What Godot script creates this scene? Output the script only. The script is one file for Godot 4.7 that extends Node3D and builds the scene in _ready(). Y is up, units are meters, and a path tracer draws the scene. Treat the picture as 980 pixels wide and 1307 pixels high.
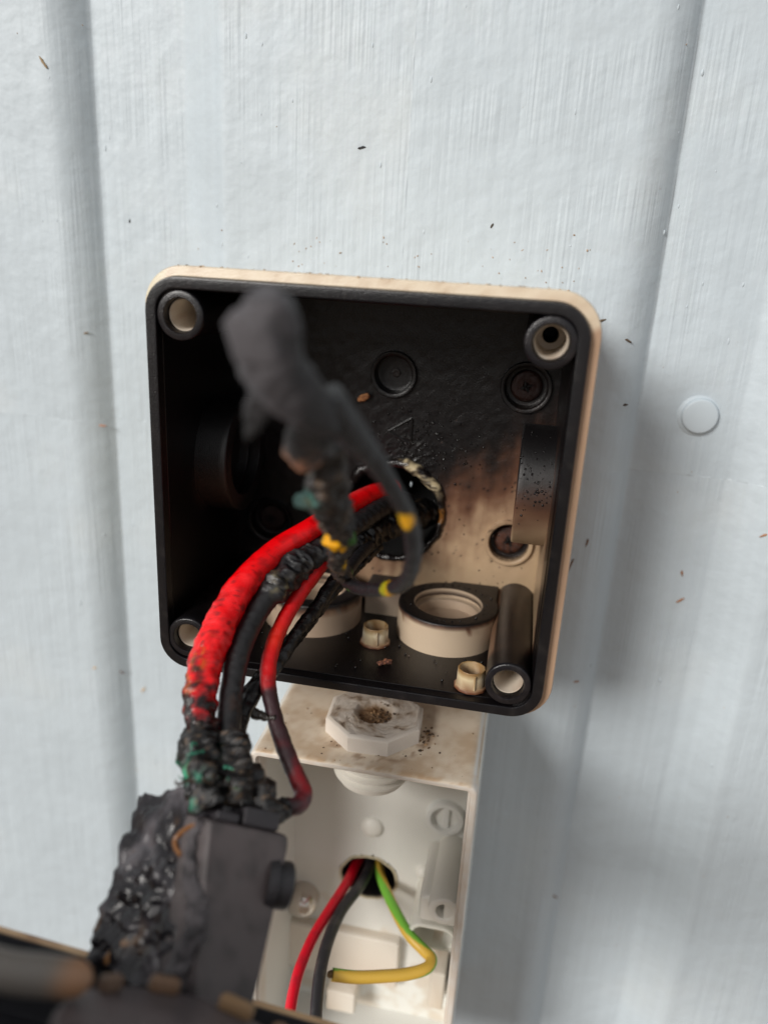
extends Node3D
# A burnt junction box on a painted metal wall, in millimetres scaled to metres: x right, y up, z out of the wall.
# The box's front rim is the plane z = 0; the wall's flats lie at z = -55.

const MM := 0.001
var rng := RandomNumberGenerator.new()
var n_fine := FastNoiseLite.new()
var n_mid := FastNoiseLite.new()
var n_big := FastNoiseLite.new()
var n_cell := FastNoiseLite.new()
var taken := {}
var mats := {}


# ------------------------------------------------------------------ mesh building
class Shape:
	var v := PackedVector3Array()
	var c := PackedColorArray()
	var uv := PackedVector2Array()
	var t := PackedInt32Array()
	var tint := Color.WHITE

	func grid(nu: int, nv: int, wrap_u: bool, wrap_v: bool, f: Callable, cf = null) -> void:
		var base := v.size()
		var cu := nu if wrap_u else nu + 1
		var cv := nv if wrap_v else nv + 1
		for j in cv:
			for i in cu:
				var p: Vector3 = f.call(float(i) / nu, float(j) / nv)
				v.append(p)
				c.append(tint if cf == null else cf.call(float(i) / nu, float(j) / nv, p))
		for j in nv:
			var j2 := (j + 1) % cv
			for i in nu:
				var i2 := (i + 1) % cu
				var a := base + j * cu + i
				var b := base + j * cu + i2
				var d := base + j2 * cu + i
				var e := base + j2 * cu + i2
				t.append_array(PackedInt32Array([a, b, e, a, e, d]))

	func fan(first: int, count: int, centre: Vector3) -> void:      # closes a ring of vertices
		v.append(centre)
		c.append(c[first])
		for i in count:
			t.append_array(PackedInt32Array([v.size() - 1, first + i, first + (i + 1) % count]))

	func loops(rings: Array, colors: Array, cap_first := false, cap_last := false) -> void:   # rings of equal length, skinned
		var base := v.size()
		var n: int = rings[0].size()
		for k in rings.size():
			for i in n:
				v.append(rings[k][i])
				c.append(colors[k] if colors.size() > k else tint)
		for k in rings.size() - 1:
			for i in n:
				var a := base + k * n + i
				var b := base + k * n + (i + 1) % n
				t.append_array(PackedInt32Array([a, b, b + n, a, b + n, a + n]))
		for which in [[cap_first, 0], [cap_last, rings.size() - 1]]:
			if which[0]:
				var mid := Vector3.ZERO
				for p in rings[which[1]]:
					mid += p
				fan(base + which[1] * n, n, mid / n)

	func lathe(at: Vector3, b: Basis, profile: Array, n := 40, tints: Array = []) -> void:   # profile of [radius, height] along b.y
		var rings := []
		for q in profile:
			var ring := PackedVector3Array()
			for i in n:
				var a := TAU * i / n
				ring.append(at + b * Vector3(cos(a) * q[0], q[1], sin(a) * q[0]))
			rings.append(ring)
		loops(rings, tints, false, false)

	func box(at: Vector3, b: Basis, size: Vector3, bevel := 0.4) -> void:   # a chamfered box: an octagon-cornered loft along b.y
		var h := size / 2.0
		var k := minf(bevel, minf(h.x, minf(h.y, h.z)) * 0.9)
		var rings := []
		for q in [[-h.y, k], [-h.y + k, 0.0], [h.y - k, 0.0], [h.y, k]]:
			var x: float = h.x - q[1]
			var z: float = h.z - q[1]
			var ring := PackedVector3Array()
			for p in [[x, -z + k], [x, z - k], [x - k, z], [-x + k, z], [-x, z - k], [-x, -z + k], [-x + k, -z], [x - k, -z]]:
				ring.append(at + b * Vector3(p[0], q[0], p[1]))
			rings.append(ring)
		loops(rings, [], true, true)

	func blob(at: Vector3, b: Basis, r: Vector3, f: Callable, cf = null, nu := 40, nv := 26) -> void:   # an ellipsoid pushed out by f(p)
		var base := v.size()
		grid(nu, nv, true, false, func(u, w):
			var a: float = TAU * u
			var e: float = PI * (0.001 + 0.998 * w)
			var d := Vector3(cos(a) * sin(e), cos(e), sin(a) * sin(e))
			var p := at + b * (d * r)
			return p + (b * d) * f.call(p), cf)
		fan(base, nu, v[base].lerp(v[base + nu / 2], 0.5))
		fan(base + nv * nu, nu, v[base + nv * nu].lerp(v[base + nv * nu + nu / 2], 0.5))

	func paint(f: Callable) -> void:                     # colour from place and normal
		var n := normals()
		for i in v.size():
			c[i] = f.call(v[i], n[i])

	func normals() -> PackedVector3Array:
		var n := PackedVector3Array()
		n.resize(v.size())
		for k in range(0, t.size(), 3):
			var a := t[k]
			var b := t[k + 1]
			var d := t[k + 2]
			var m := (v[d] - v[a]).cross(v[b] - v[a])
			n[a] += m
			n[b] += m
			n[d] += m
		for i in n.size():
			n[i] = n[i].normalized()
		return n


func numbered(called: String) -> String:
	taken[called] = taken.get(called, -1) + 1
	return called if taken[called] == 0 else "%s_%03d" % [called, taken[called]]


func commit(s: Shape, called: String, m: Material, parent: Node3D = null, sharp := -1.0) -> MeshInstance3D:
	# sharp: the cosine of the angle past which an edge stays hard; -1 shades everything smooth
	var at := Vector3.ZERO
	if parent:
		at = parent.get_meta("at", Vector3.ZERO)
	var arrays := []
	arrays.resize(Mesh.ARRAY_MAX)
	if sharp < -0.5:
		var v := PackedVector3Array()
		v.resize(s.v.size())
		for i in v.size():
			v[i] = s.v[i] * MM - at
		arrays[Mesh.ARRAY_VERTEX] = v
		arrays[Mesh.ARRAY_NORMAL] = s.normals()
		arrays[Mesh.ARRAY_COLOR] = s.c
		if s.uv.size() == v.size():
			arrays[Mesh.ARRAY_TEX_UV] = s.uv
		arrays[Mesh.ARRAY_INDEX] = s.t
	else:
		var nf := s.t.size() / 3
		var fn := PackedVector3Array()
		fn.resize(nf)
		var around := []
		around.resize(s.v.size())
		for k in nf:
			var a := s.t[3 * k]
			var b := s.t[3 * k + 1]
			var d := s.t[3 * k + 2]
			fn[k] = (s.v[d] - s.v[a]).cross(s.v[b] - s.v[a])
			for i in [a, b, d]:
				if around[i] == null:
					around[i] = []
				around[i].append(k)
		var v := PackedVector3Array()
		var n := PackedVector3Array()
		var c := PackedColorArray()
		for k in nf:
			var own := fn[k].normalized()
			for j in 3:
				var i := s.t[3 * k + j]
				var sum := Vector3.ZERO
				for o in around[i]:
					if fn[o].normalized().dot(own) > sharp:
						sum += fn[o]
				v.append(s.v[i] * MM - at)
				n.append(sum.normalized() if sum.length() > 0.0 else Vector3.UP)
				c.append(s.c[i])
		arrays[Mesh.ARRAY_VERTEX] = v
		arrays[Mesh.ARRAY_NORMAL] = n
		arrays[Mesh.ARRAY_COLOR] = c
	var mesh := ArrayMesh.new()
	mesh.add_surface_from_arrays(Mesh.PRIMITIVE_TRIANGLES, arrays)
	mesh.surface_set_material(0, m)
	var o := MeshInstance3D.new()
	o.mesh = mesh
	o.name = called if parent else numbered(called)
	if parent:
		o.set_meta("at", at)
		parent.add_child(o, true)
	else:
		add_child(o, true)
	return o


func tag(o: Node3D, label: String, category := "", group := "") -> Node3D:
	o.set_meta("label", label)
	if category:
		o.set_meta("category", category)
	if group:
		o.set_meta("group", group)
	return o


func thing(called: String, at_mm: Vector3, label: String, category: String, group := "") -> Node3D:
	var o := Node3D.new()
	o.name = numbered(called)
	o.position = at_mm * MM
	o.set_meta("at", at_mm * MM)
	add_child(o, true)
	return tag(o, label, category, group)


func stuff(o: Node3D) -> void:
	o.set_meta("kind", "stuff")


# ------------------------------------------------------------------ helpers
func rgb(r: float, g: float, b: float) -> Color:          # an sRGB colour, as vertex colours and albedo are given here
	return Color(r / 255.0, g / 255.0, b / 255.0)


func facing(y: Vector3) -> Basis:                         # a basis whose y axis looks along the given direction
	y = y.normalized()
	var x := y.cross(Vector3(0.31, 0.87, 0.38)).normalized()
	return Basis(x, y, x.cross(y))


func rounded(hx: float, hy: float, r: float, ns: int, nc: int) -> PackedVector2Array:
	var out := PackedVector2Array()
	var corners := [Vector2(hx - r, hy - r), Vector2(-hx + r, hy - r), Vector2(-hx + r, -hy + r), Vector2(hx - r, -hy + r)]
	for k in 4:
		for i in nc + 1:
			var a := (k + float(i) / nc) * PI / 2
			out.append(corners[k] + r * Vector2(cos(a), sin(a)))
		var from := out[-1]
		var b := (k + 1) * PI / 2
		var to: Vector2 = corners[(k + 1) % 4] + r * Vector2(cos(b), sin(b))
		for i in range(1, ns):
			out.append(from.lerp(to, float(i) / ns))
	return out


func tray(centre: Vector3, b: Basis, hx: float, hy: float, r: float, profile: Array, ns := 40, nc := 8, tints: Array = []) -> Shape:
	# sweeps a profile of [outset, height] round a rounded rectangle; b.x and b.y span it, b.z is up
	var s := Shape.new()
	var rings := []
	for q in profile:
		var ring := PackedVector3Array()
		for p in rounded(hx + q[0], hy + q[0], maxf(r + q[0], 0.6), ns, nc):
			ring.append(centre + b * Vector3(p.x, p.y, q[1]))
		rings.append(ring)
	s.loops(rings, tints)
	return s


func spline(pts: Array, step: float) -> Array:            # [place, radius, share of length] along a smooth curve through [x, y, z, r]
	var out := []
	var m := pts.size()
	for k in m - 1:
		var q := []
		for d in [-1, 0, 1, 2]:
			var a: Array = pts[clampi(k + d, 0, m - 1)]
			q.append(Vector4(a[0], a[1], a[2], a[3]))
		var len3 := Vector3(q[1].x - q[2].x, q[1].y - q[2].y, q[1].z - q[2].z).length()
		var n := maxi(2, int(len3 / step))
		for i in n + (1 if k == m - 2 else 0):
			var f := float(i) / n
			var p: Vector4 = 0.5 * (2.0 * q[1] + f * (q[2] - q[0]) + f * f * (2.0 * q[0] - 5.0 * q[1] + 4.0 * q[2] - q[3]) + f * f * f * (3.0 * q[1] - q[0] - 3.0 * q[2] + q[3]))
			out.append([Vector3(p.x, p.y, p.z), p.w, (k + f) / (m - 1)])
	return out


func sweep(s: Shape, pts: Array, n := 20, step := 0.5, bump = null, cf = null, flat := 1.0) -> void:
	# a tube; bump(place, share) adds to the radius and cf(place, share, angle) colours it
	var path := spline(pts, step)
	var rings := []
	var base := s.v.size()
	var side := Vector3.ZERO
	var tints := PackedColorArray()
	for k in path.size():
		var p: Vector3 = path[k][0]
		var along: Vector3 = (path[mini(k + 1, path.size() - 1)][0] - path[maxi(k - 1, 0)][0]).normalized()
		if k == 0:
			side = along.cross(Vector3(0.2, 0.3, 0.93)).normalized()
		side = (side - along * side.dot(along)).normalized()
		var other := along.cross(side)
		var ring := PackedVector3Array()
		for i in n:
			var a := TAU * i / n
			var d := side * cos(a) * flat + other * sin(a)
			var at: Vector3 = p + d * path[k][1]
			if bump != null:
				at += d * bump.call(at, path[k][2])
			ring.append(at)
			tints.append(s.tint if cf == null else cf.call(at, path[k][2], a))
		rings.append(ring)
	s.loops(rings, [], true, true)
	for i in tints.size():
		s.c[base + i] = tints[i]
	s.c[base + tints.size()] = tints[0]
	s.c[base + tints.size() + 1] = tints[-1]


func plastic(key: String, rough: float, relief := 0.0, patch := 20.0, spec := 0.5) -> StandardMaterial3D:
	# vertex-coloured; the relief is a noise that repeats each patch of millimetres
	if mats.has(key):
		return mats[key]
	var m := StandardMaterial3D.new()
	m.vertex_color_use_as_albedo = true
	m.vertex_color_is_srgb = true
	m.roughness = rough
	m.metallic_specular = spec
	if relief > 0.0:
		m.uv1_triplanar = true
		m.uv1_scale = Vector3.ONE / (patch * MM)
		m.heightmap_enabled = true
		m.heightmap_texture = grain_texture()
		m.heightmap_scale = relief * 0.1
	m.resource_name = key
	mats[key] = m
	return m


var grain: ImageTexture
func grain_texture() -> ImageTexture:
	if grain == null:
		var f := FastNoiseLite.new()
		f.seed = 11
		f.noise_type = FastNoiseLite.TYPE_SIMPLEX_SMOOTH
		f.frequency = 0.035
		f.fractal_octaves = 4
		grain = ImageTexture.create_from_image(f.get_seamless_image(512, 512))
	return grain


func sm(a: float, b: float, x: float) -> float:
	return smoothstep(a, b, x)


func set_noise(f: FastNoiseLite, s: int, freq: float, octaves: int, kind := FastNoiseLite.TYPE_SIMPLEX_SMOOTH) -> void:
	f.seed = s
	f.noise_type = kind
	f.frequency = freq
	f.fractal_octaves = octaves


func _ready() -> void:
	# ---------------------------------------------------------------- camera, sky, sun, exposure
	var cam := Camera3D.new()
	cam.name = "camera"
	var lens := CameraAttributesPhysical.new()
	lens.frustum_focal_length = 18.455
	lens.frustum_focus_distance = 0.203
	lens.frustum_near = 0.01
	lens.frustum_far = 50.0
	lens.exposure_aperture = 4.6
	cam.attributes = lens
	cam.fov = 66.0325
	cam.near = 0.01
	cam.far = 50.0
	cam.transform = Transform3D(Basis(Vector3(0.980312, 0.0524895, -0.1903505), Vector3(-0.1114824, 0.9428021, -0.3141589), Vector3(0.1629728, 0.3291945, 0.9300919)), Vector3(38.803, 61.498, 173.868) * MM)
	add_child(cam)
	cam.current = true

	var env := Environment.new()
	var sky := ProceduralSkyMaterial.new()
	sky.sky_top_color = rgb(226, 227, 230)
	sky.sky_horizon_color = rgb(232, 233, 235)
	sky.sky_curve = 0.12
	sky.ground_bottom_color = rgb(156, 136, 116)
	sky.ground_horizon_color = rgb(178, 162, 144)
	sky.sun_angle_max = 12.0
	var sk := Sky.new()
	sk.sky_material = sky
	env.background_mode = Environment.BG_SKY
	env.sky = sk
	env.background_energy_multiplier = 0.31
	env.tonemap_mode = Environment.TONE_MAPPER_LINEAR
	env.tonemap_exposure = 2.12
	env.sdfgi_enabled = true
	env.ssao_enabled = true
	env.ssil_enabled = true
	var we := WorldEnvironment.new()
	we.name = "environment"
	we.environment = env
	add_child(we)

	var sun := DirectionalLight3D.new()
	sun.name = "sun"
	sun.light_energy = 0.5
	sun.light_color = Color(1.0, 0.985, 0.965)
	sun.light_angular_distance = 21.0
	sun.shadow_enabled = true
	sun.look_at_from_position(Vector3.ZERO, Vector3(0.49, -0.42, -0.76), Vector3.UP)
	add_child(sun)

	rng.seed = 4
	set_noise(n_fine, 3, 0.8, 2)
	set_noise(n_mid, 5, 0.22, 3)
	set_noise(n_big, 7, 0.05, 3)
	set_noise(n_cell, 9, 0.3, 2, FastNoiseLite.TYPE_CELLULAR)

	build_wall()
	build_junction_box()
	build_lower_box()
	build_wires()
	build_switch()
	build_lower_wires()
	build_chips()


# ------------------------------------------------------------------ the wall
func wall_z(x: float) -> float:      # one rib every 165.5 mm: flat at -55, a pan 6 mm deep between a crisp crease and a soft shoulder
	var u := fposmod(x - 58.0, 165.5)
	var deep := 0.0
	if u < 12.5:
		var f := u / 12.5
		deep = pow(f, 2.4)
	elif u < 40.7:
		deep = 1.0
	elif u < 55.5:
		var f := (u - 40.7) / 14.8
		deep = 1.0 - (f if f < 0.7 else 0.7 + (f - 0.7) * (1.0 - (f - 0.7) / 0.6) * 2.0 / 1.0 * 0.5 + 0.15 * smoothstep(0.7, 1.0, f))
	return -55.0 - 7.5 * deep


func build_wall() -> void:
	var s := Shape.new()
	var paint_c := rgb(192, 203, 210)
	var xs := PackedFloat32Array()
	var x := -1000.0
	while x < 1000.0:
		xs.append(x)
		x += 0.8 if x > -140.0 and x < 170.0 else 2.5
	var ys := PackedFloat32Array([-1100.0, -500.0])
	var y := -300.0
	while y < 190.0:
		ys.append(y)
		y += 4.0
	ys.append_array(PackedFloat32Array([190.0, 500.0, 1100.0]))
	for j in ys.size():
		for i in xs.size():
			var z := wall_z(xs[i])
			var near := exp(-Vector2(xs[i] - 87.5, ys[j] - 17.8).length_squared() / 60.0)
			z -= 0.5 * near                                   # the sheet is dished a little round the screw
			s.v.append(Vector3(xs[i], ys[j], z + 0.12 * n_big.get_noise_2d(xs[i], ys[j])))
			s.c.append(paint_c)
			s.uv.append(Vector2(xs[i] / 340.0, ys[j] / 460.0))
	var w := xs.size()
	for j in ys.size() - 1:
		for i in w - 1:
			if absf(xs[i] - 2.0) < 18.0 and absf(ys[j] + 17.0) < 20.0 :    # the cable hole, behind the box
				continue
			var a := j * w + i
			s.t.append_array(PackedInt32Array([a, a + w + 1, a + 1, a, a + w, a + w + 1]))
	var m := StandardMaterial3D.new()
	m.resource_name = "brushed wall paint"
	m.vertex_color_use_as_albedo = true
	m.vertex_color_is_srgb = true
	m.roughness = 0.52
	m.heightmap_enabled = true
	m.heightmap_scale = 0.038
	m.heightmap_texture = brushed(1536, 2048)
	m.albedo_texture = paint_stain(768, 1024)
	var wall := thing("cladding_wall", Vector3(0, 0, -55), "pale blue painted ribbed metal wall behind the two boxes", "wall")
	commit(s, "wall_sheet", m, wall)

	var scr := Shape.new()
	scr.tint = paint_c
	scr.lathe(Vector3(87.5, 17.8, -63.1), facing(Vector3(0.03, 0.02, 1)), [[6.6, -0.5], [6.0, 0.35], [5.35, 0.6], [5.1, 0.9], [5.0, 1.7], [4.8, 2.05], [4.4, 2.25], [2.5, 2.35], [0.01, 2.4]], 40)
	var screw := commit(scr, "screw_head", plastic("thick paint", 0.5), wall, 0.6)
	screw.set_meta("label", "paint-covered round screw head in the rib")

	# dry grass seeds, splinters and grit stuck in the paint
	var f := Shape.new()
	var spots := [[-13.0, 84.0, 3.2, 0.2, 60, 60, 62], [56, 43, 4, 0.3, 100, 86, 70], [64, 38, 3.5, -0.4, 90, 78, 66], [66, 20, 3, 0.1, 84, 74, 66], [112, 20, 5, 0.8, 190, 150, 105], [106, 31, 3, -0.3, 185, 150, 112], [110, -14, 4.5, 0.5, 165, 120, 92], [57, -30, 8, 1.25, 112, 82, 58], [61, -22, 4, 1.4, 116, 86, 60], [92, -40, 4, 0.7, 165, 120, 90], [91, -31, 3, 1.8, 150, 110, 84], [-98, -2, 6, 0.05, 176, 128, 104], [-97, -95, 4, -0.6, 110, 84, 80], [-90, -103, 4, 0.9, 196, 164, 122], [-105, -92, 2.5, 0.4, 205, 170, 120], [-100, 28, 3, 0.3, 120, 104, 84], [-106, 103, 6, 2.2, 150, 128, 98], [64, -70, 3, 0.2, 160, 118, 92], [68, -160, 5, -0.5, 130, 100, 84], [-86, 62, 2.0, 1.4, 62, 60, 60], [24, 66, 2, 1.2, 74, 66, 56]]
	for k in 120:
		var px := rng.randf_range(-120, 150)
		var py := rng.randf_range(-230, 130)
		if rng.randf() < 0.28:
			py = 52.0 + absf(rng.randfn(0, 6))
			px = rng.randf_range(-40, 52)
		elif rng.randf() < 0.4:
			px = rng.randf_range(52, 125)
		var g := rng.randf_range(0.35, 1.0)
		spots.append([px, py, rng.randf_range(0.3, 1.0), rng.randf_range(0, PI), 120 + 70 * g, 100 + 64 * g, 80 + 60 * g])
	for q in spots:
		f.tint = rgb(q[4], q[5], q[6])
		var long: float = q[2] * 0.34
		var wide := clampf(long * 0.3, 0.1, 0.3)
		f.blob(Vector3(q[0], q[1], wall_z(q[0]) + wide * 0.4), Basis(Vector3(0, 0, 1), q[3]), Vector3(long, wide, wide), func(p): return 0.22 * n_fine.get_noise_3d(p.x * 1.3, p.y * 1.3, p.z * 1.3), null, 10, 8)
	var flecks := commit(f, "dirt_flecks", plastic("dry grit", 0.9), wall)
	stuff(flecks)

	# paint nibs: small beads and runs in the coat
	var nibs := Shape.new()
	nibs.tint = paint_c
	for k in 150:
		var px := rng.randf_range(-125, 150)
		var py := rng.randf_range(-220, 125)
		var r := rng.randf_range(0.25, 0.75)
		nibs.blob(Vector3(px, py, wall_z(px) - 0.05), Basis(), Vector3(r * 0.6, r * rng.randf_range(0.8, 1.8), r * 0.45), func(p): return 0.1 * n_fine.get_noise_3dv(p), null, 8, 6)
	var nib := commit(nibs, "paint_nibs", m, wall)
	stuff(nib)


func brushed(w: int, h: int) -> ImageTexture:         # vertical brush streaks over a low orange peel
	var f := FastNoiseLite.new()
	set_noise(f, 21, 0.16, 4)
	var streak := f.get_image(w, 40)
	streak.resize(w, h, Image.INTERPOLATE_CUBIC)
	set_noise(f, 22, 0.07, 3)
	var long := f.get_image(w, 14)
	long.resize(w, h, Image.INTERPOLATE_CUBIC)
	set_noise(f, 23, 0.02, 4)
	var lump := f.get_image(w, h)
	set_noise(f, 24, 0.006, 2)
	var where := f.get_image(w, h)
	var a := streak.get_data()
	var b := long.get_data()
	var d := lump.get_data()
	var e := where.get_data()
	for i in a.size():
		var share := clampf((e[i] - 70) / 110.0, 0.15, 1.0)
		a[i] = clampi(int(128 + (a[i] - 128) * 0.42 * share + (b[i] - 128) * 0.36 * share + (d[i] - 128) * 0.8), 0, 255)
	return ImageTexture.create_from_image(Image.create_from_data(w, h, false, Image.FORMAT_L8, a))


func paint_stain(w: int, h: int) -> ImageTexture:     # faint greying and a little washed-down dirt
	var f := FastNoiseLite.new()
	set_noise(f, 31, 0.006, 5)
	var broad := f.get_image(w, h).get_data()
	set_noise(f, 32, 0.12, 3)
	var run := f.get_image(w, 24)
	run.resize(w, h, Image.INTERPOLATE_CUBIC)
	var r := run.get_data()
	var out := PackedByteArray()
	out.resize(w * h * 3)
	for i in w * h:
		var g := 247.0 + (broad[i] - 128) * 0.055 + (r[i] - 128) * 0.03
		var warm := maxf(0.0, (broad[i] - 150) * 0.05)
		out[3 * i] = clampi(int(g), 0, 255)
		out[3 * i + 1] = clampi(int(g - warm * 0.5), 0, 255)
		out[3 * i + 2] = clampi(int(g - warm), 0, 255)
	return ImageTexture.create_from_image(Image.create_from_data(w, h, false, Image.FORMAT_RGB8, out))


# ------------------------------------------------------------------ the burnt box
const TAN := Color(0.70, 0.60, 0.485)
const BROWN := Color(0.36, 0.25, 0.195)
const BLACK := Color(0.075, 0.068, 0.072)

func soot_share(p: Vector3) -> float:      # the burn spread from the upper left; the lower right stayed clean
	var t := -p.x * 0.50 + p.y * 0.86 + n_big.get_noise_3dv(p) * 8.0 + n_mid.get_noise_3dv(p) * 3.0
	t += 5.0 * n_mid.get_noise_2d(p.x * 0.9, p.y * 0.22)
	var s := sm(-50.0, 7.0, t)
	if p.x < -36.0 and p.z > -40.0:
		s *= 1.0 - 0.32 * (1.0 - sm(6.0, 15.0, Vector2(p.y + 4.0, p.z + 26.0).length()))
	var r := Vector2(p.x - 2.0, p.y + 17.0).length()
	s = maxf(s, 0.72 * (1.0 - sm(15.0, 24.0, r + n_mid.get_noise_3dv(p) * 4.0)) * (1.0 - sm(-30.0, -44.0, -p.z - 90.0)))
	return s


func sooted(s: float, p: Vector3) -> Color:
	var col := TAN.lerp(BROWN, sm(0.0, 0.55, s)).lerp(BLACK, sm(0.42, 0.95, s))
	var speck := n_fine.get_noise_3dv(p * 1.3)
	if speck > 0.5 and n_big.get_noise_3dv(p * 2.0) > 0.12:
		col = col.lerp(BLACK, sm(0.5, 0.6, speck) * 0.75)
	return col


func soot(p: Vector3, n: Vector3) -> Color:
	var s := soot_share(p)
	s = maxf(s, sm(-20.0, -9.0, p.z + n_mid.get_noise_3dv(p) * 4.0) * 0.97)          # smoke rolled out over the rim
	if p.y < -44.0 and n.y > 0.5:
		s = maxf(s, 0.93)                                                        # soot settled on the floor
	return sooted(s, p)


func build_junction_box() -> void:
	var box := thing("junction_box", Vector3(0, 0, -55), "open square plastic box with burnt black inside, above the white box", "junction box")
	var hard := plastic("sooty plastic", 0.30, 0.05, 9.0)
	var fine := plastic("plastic", 0.45, 0.06, 6.0)

	# shell: outer wall, shoulder, sealing rim, inner wall
	var profile := [[-0.8, -54.6], [-0.4, -30.0], [0.0, -6.0], [0.1, -5.0], [1.3, -4.7], [1.6, -4.3], [1.65, -2.6], [1.4, -2.2], [0.2, -1.9], [0.0, -1.6], [0.0, -0.5], [-0.15, -0.15], [-0.5, 0.0], [-2.3, 0.0], [-2.6, -0.12], [-2.75, -0.5], [-2.9, -2.4], [-3.1, -2.6]]
	for k in 32:
		profile.append([-3.1 - 0.4 * k / 31.0, -3.0 - 47.3 * k / 31.0])
	var s := tray(Vector3.ZERO, Basis(), 50.5, 50.6, 8.0, profile, 60, 9)
	var per := s.v.size() / profile.size()
	for i in range(per * 4, per * 8):                        # the shoulder stands out more at the top and the right
		s.v[i] += Vector3(0.6, 0.75, 0.0)
	var inner := soot
	var n := s.normals()
	for i in s.v.size():
		var k := i / per
		var p := s.v[i]
		if k >= 15:
			s.c[i] = inner.call(p, n[i] * -1.0 if n[i].dot(Vector3(p.x, p.y, 0)) > 0 else n[i])
		elif k >= 9:
			s.c[i] = rgb(24, 24, 27)
			if k > 10:
				s.c[i] = s.c[i].lerp(rgb(92, 84, 76), 0.22 * sm(0.1, 0.6, n_mid.get_noise_3dv(p)))
		else:
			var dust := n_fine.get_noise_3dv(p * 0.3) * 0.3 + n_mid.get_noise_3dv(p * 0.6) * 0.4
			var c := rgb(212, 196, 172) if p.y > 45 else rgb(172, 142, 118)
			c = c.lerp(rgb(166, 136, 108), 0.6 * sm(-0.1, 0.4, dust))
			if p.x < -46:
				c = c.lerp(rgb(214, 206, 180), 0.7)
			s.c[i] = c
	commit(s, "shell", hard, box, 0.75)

	# back panel with the burnt cable hole and four recesses
	var holes := [[2.0, -17.0, 15.2], [38.0, 23.8, 6.0], [38.0, -22.8, 6.0], [-36.6, 23.8, 6.0], [-36.6, -24.6, 6.0], [0.3, 24.4, 5.5]]
	s = Shape.new()
	var cell := 0.55
	var w := int(94.6 / cell)
	for j in w + 1:
		for i in w + 1:
			var p := Vector3(-47.3 + 94.6 * i / w, -47.3 + 94.6 * j / w, -50.0)
			p.z += 0.10 * n_mid.get_noise_3dv(p)
			var near := Vector2(p.x - 6, p.y + 1).length()
			var crust := (1.0 - sm(4.0, 13.0, near)) * maxf(0.0, n_fine.get_noise_2d(p.x * 0.9, p.y * 0.9))
			p.z += crust * 0.5
			s.v.append(p)
			s.c.append(sooted(soot_share(p), p))
	for j in w:
		for i in w:
			var a := j * (w + 1) + i
			var mid := (s.v[a] + s.v[a + w + 2]) / 2.0
			var inside := false
			for q in holes:
				var edge: float = q[2]
				if q[2] > 10.0:
					edge += 0.8 * n_mid.get_noise_2d(mid.x, mid.y)
				if Vector2(mid.x - q[0], mid.y - q[1]).length() < edge:
					inside = true
			if not inside:
				s.t.append_array(PackedInt32Array([a, a + w + 2, a + 1, a, a + w + 1, a + w + 2]))
	commit(s, "back_panel", hard, box)

	# recess rings in the back panel
	var screw_tints := [[70, 50, 46], [70, 50, 46], [28, 26, 28], [40, 34, 32], [52, 44, 42]]
	for k in range(1, holes.size()):
		var q: Array = holes[k]
		var at := Vector3(q[0], q[1], -50.0)
		s = Shape.new()
		var round: float = q[2]
		s.lathe(at, facing(Vector3(0, 0, 1)), [[round + 1.3, -0.3], [round + 1.25, 1.0], [round + 1.0, 1.35], [round + 0.2, 1.35], [round - 0.1, 1.05], [round - 0.35, -2.8], [round - 1.2, -3.0], [0.02, -3.0]], 44)
		s.paint(func(p, _n):
			var sh := soot_share(p)
			if p.z < -50.5:
				sh = maxf(sh, 0.8)
			return sooted(sh, p))
		var ring := commit(s, "recess_ring", hard, box, 0.7)
		if k < 5:                                           # the pan-head screws that hold the box to the wall
			s = Shape.new()
			s.tint = rgb(screw_tints[k][0], screw_tints[k][1], screw_tints[k][2])
			s.lathe(at + Vector3(0, 0, -2.9), facing(Vector3(0, 0, 1)), [[4.6, 0.0], [4.5, 0.7], [3.9, 1.5], [2.6, 2.0], [1.2, 2.1], [1.0, 1.2], [0.02, 1.0]], 32)
			s.paint(func(p, _n):
				var rust := n_fine.get_noise_3dv(p * 1.4) * 0.6 + 0.4
				return rgb(38, 24, 22).lerp(rgb(120, 74, 52), clampf(rust, 0, 1) * (1.0 if k == 2 else 0.25)))
			for turn in [0.4, 0.4 + PI / 2]:
				s.tint = rgb(14, 10, 10)
				s.box(at + Vector3(0, 0, -0.86), Basis(Vector3(0, 0, 1), turn), Vector3(3.6, 0.75, 0.3), 0.1)
			var sc := commit(s, "mounting_screw", plastic("rusty steel", 0.35, 0.25, 5.0), box, 0.6)
			if k == 2:
				sc.set_meta("label", "rusty brown cross-head screw")
		else:
			s = Shape.new()
			s.lathe(at + Vector3(0.2, 0, -2.95), facing(Vector3(0, 0, 1)), [[1.2, 0.0], [1.1, 0.35], [0.8, 0.4], [0.02, 0.3]], 24)
			s.paint(func(p, _n): return sooted(0.8, p))
			commit(s, "centre_pip", hard, ring, 0.7)

	# melted edge of the cable hole, and the charred tube behind it
	s = Shape.new()
	s.grid(120, 14, true, true, func(u, v):
		var a: float = u * TAU
		var t: float = v * TAU
		var up := sm(-0.2, 0.9, sin(a - 0.1))
		var thick := 0.9 + 0.9 * up + 0.5 * n_mid.get_noise_2d(cos(a) * 9, sin(a) * 9)
		var r := 15.3 + 0.7 * n_mid.get_noise_2d(cos(a) * 14 + 50, sin(a) * 14) + cos(t) * thick
		var p := Vector3(2.0 + cos(a) * r, -17.0 + sin(a) * r, -50.0 + sin(t) * thick * 1.1 + 0.4)
		return p + Vector3.ONE * 0.25 * n_fine.get_noise_3dv(p))
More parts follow.
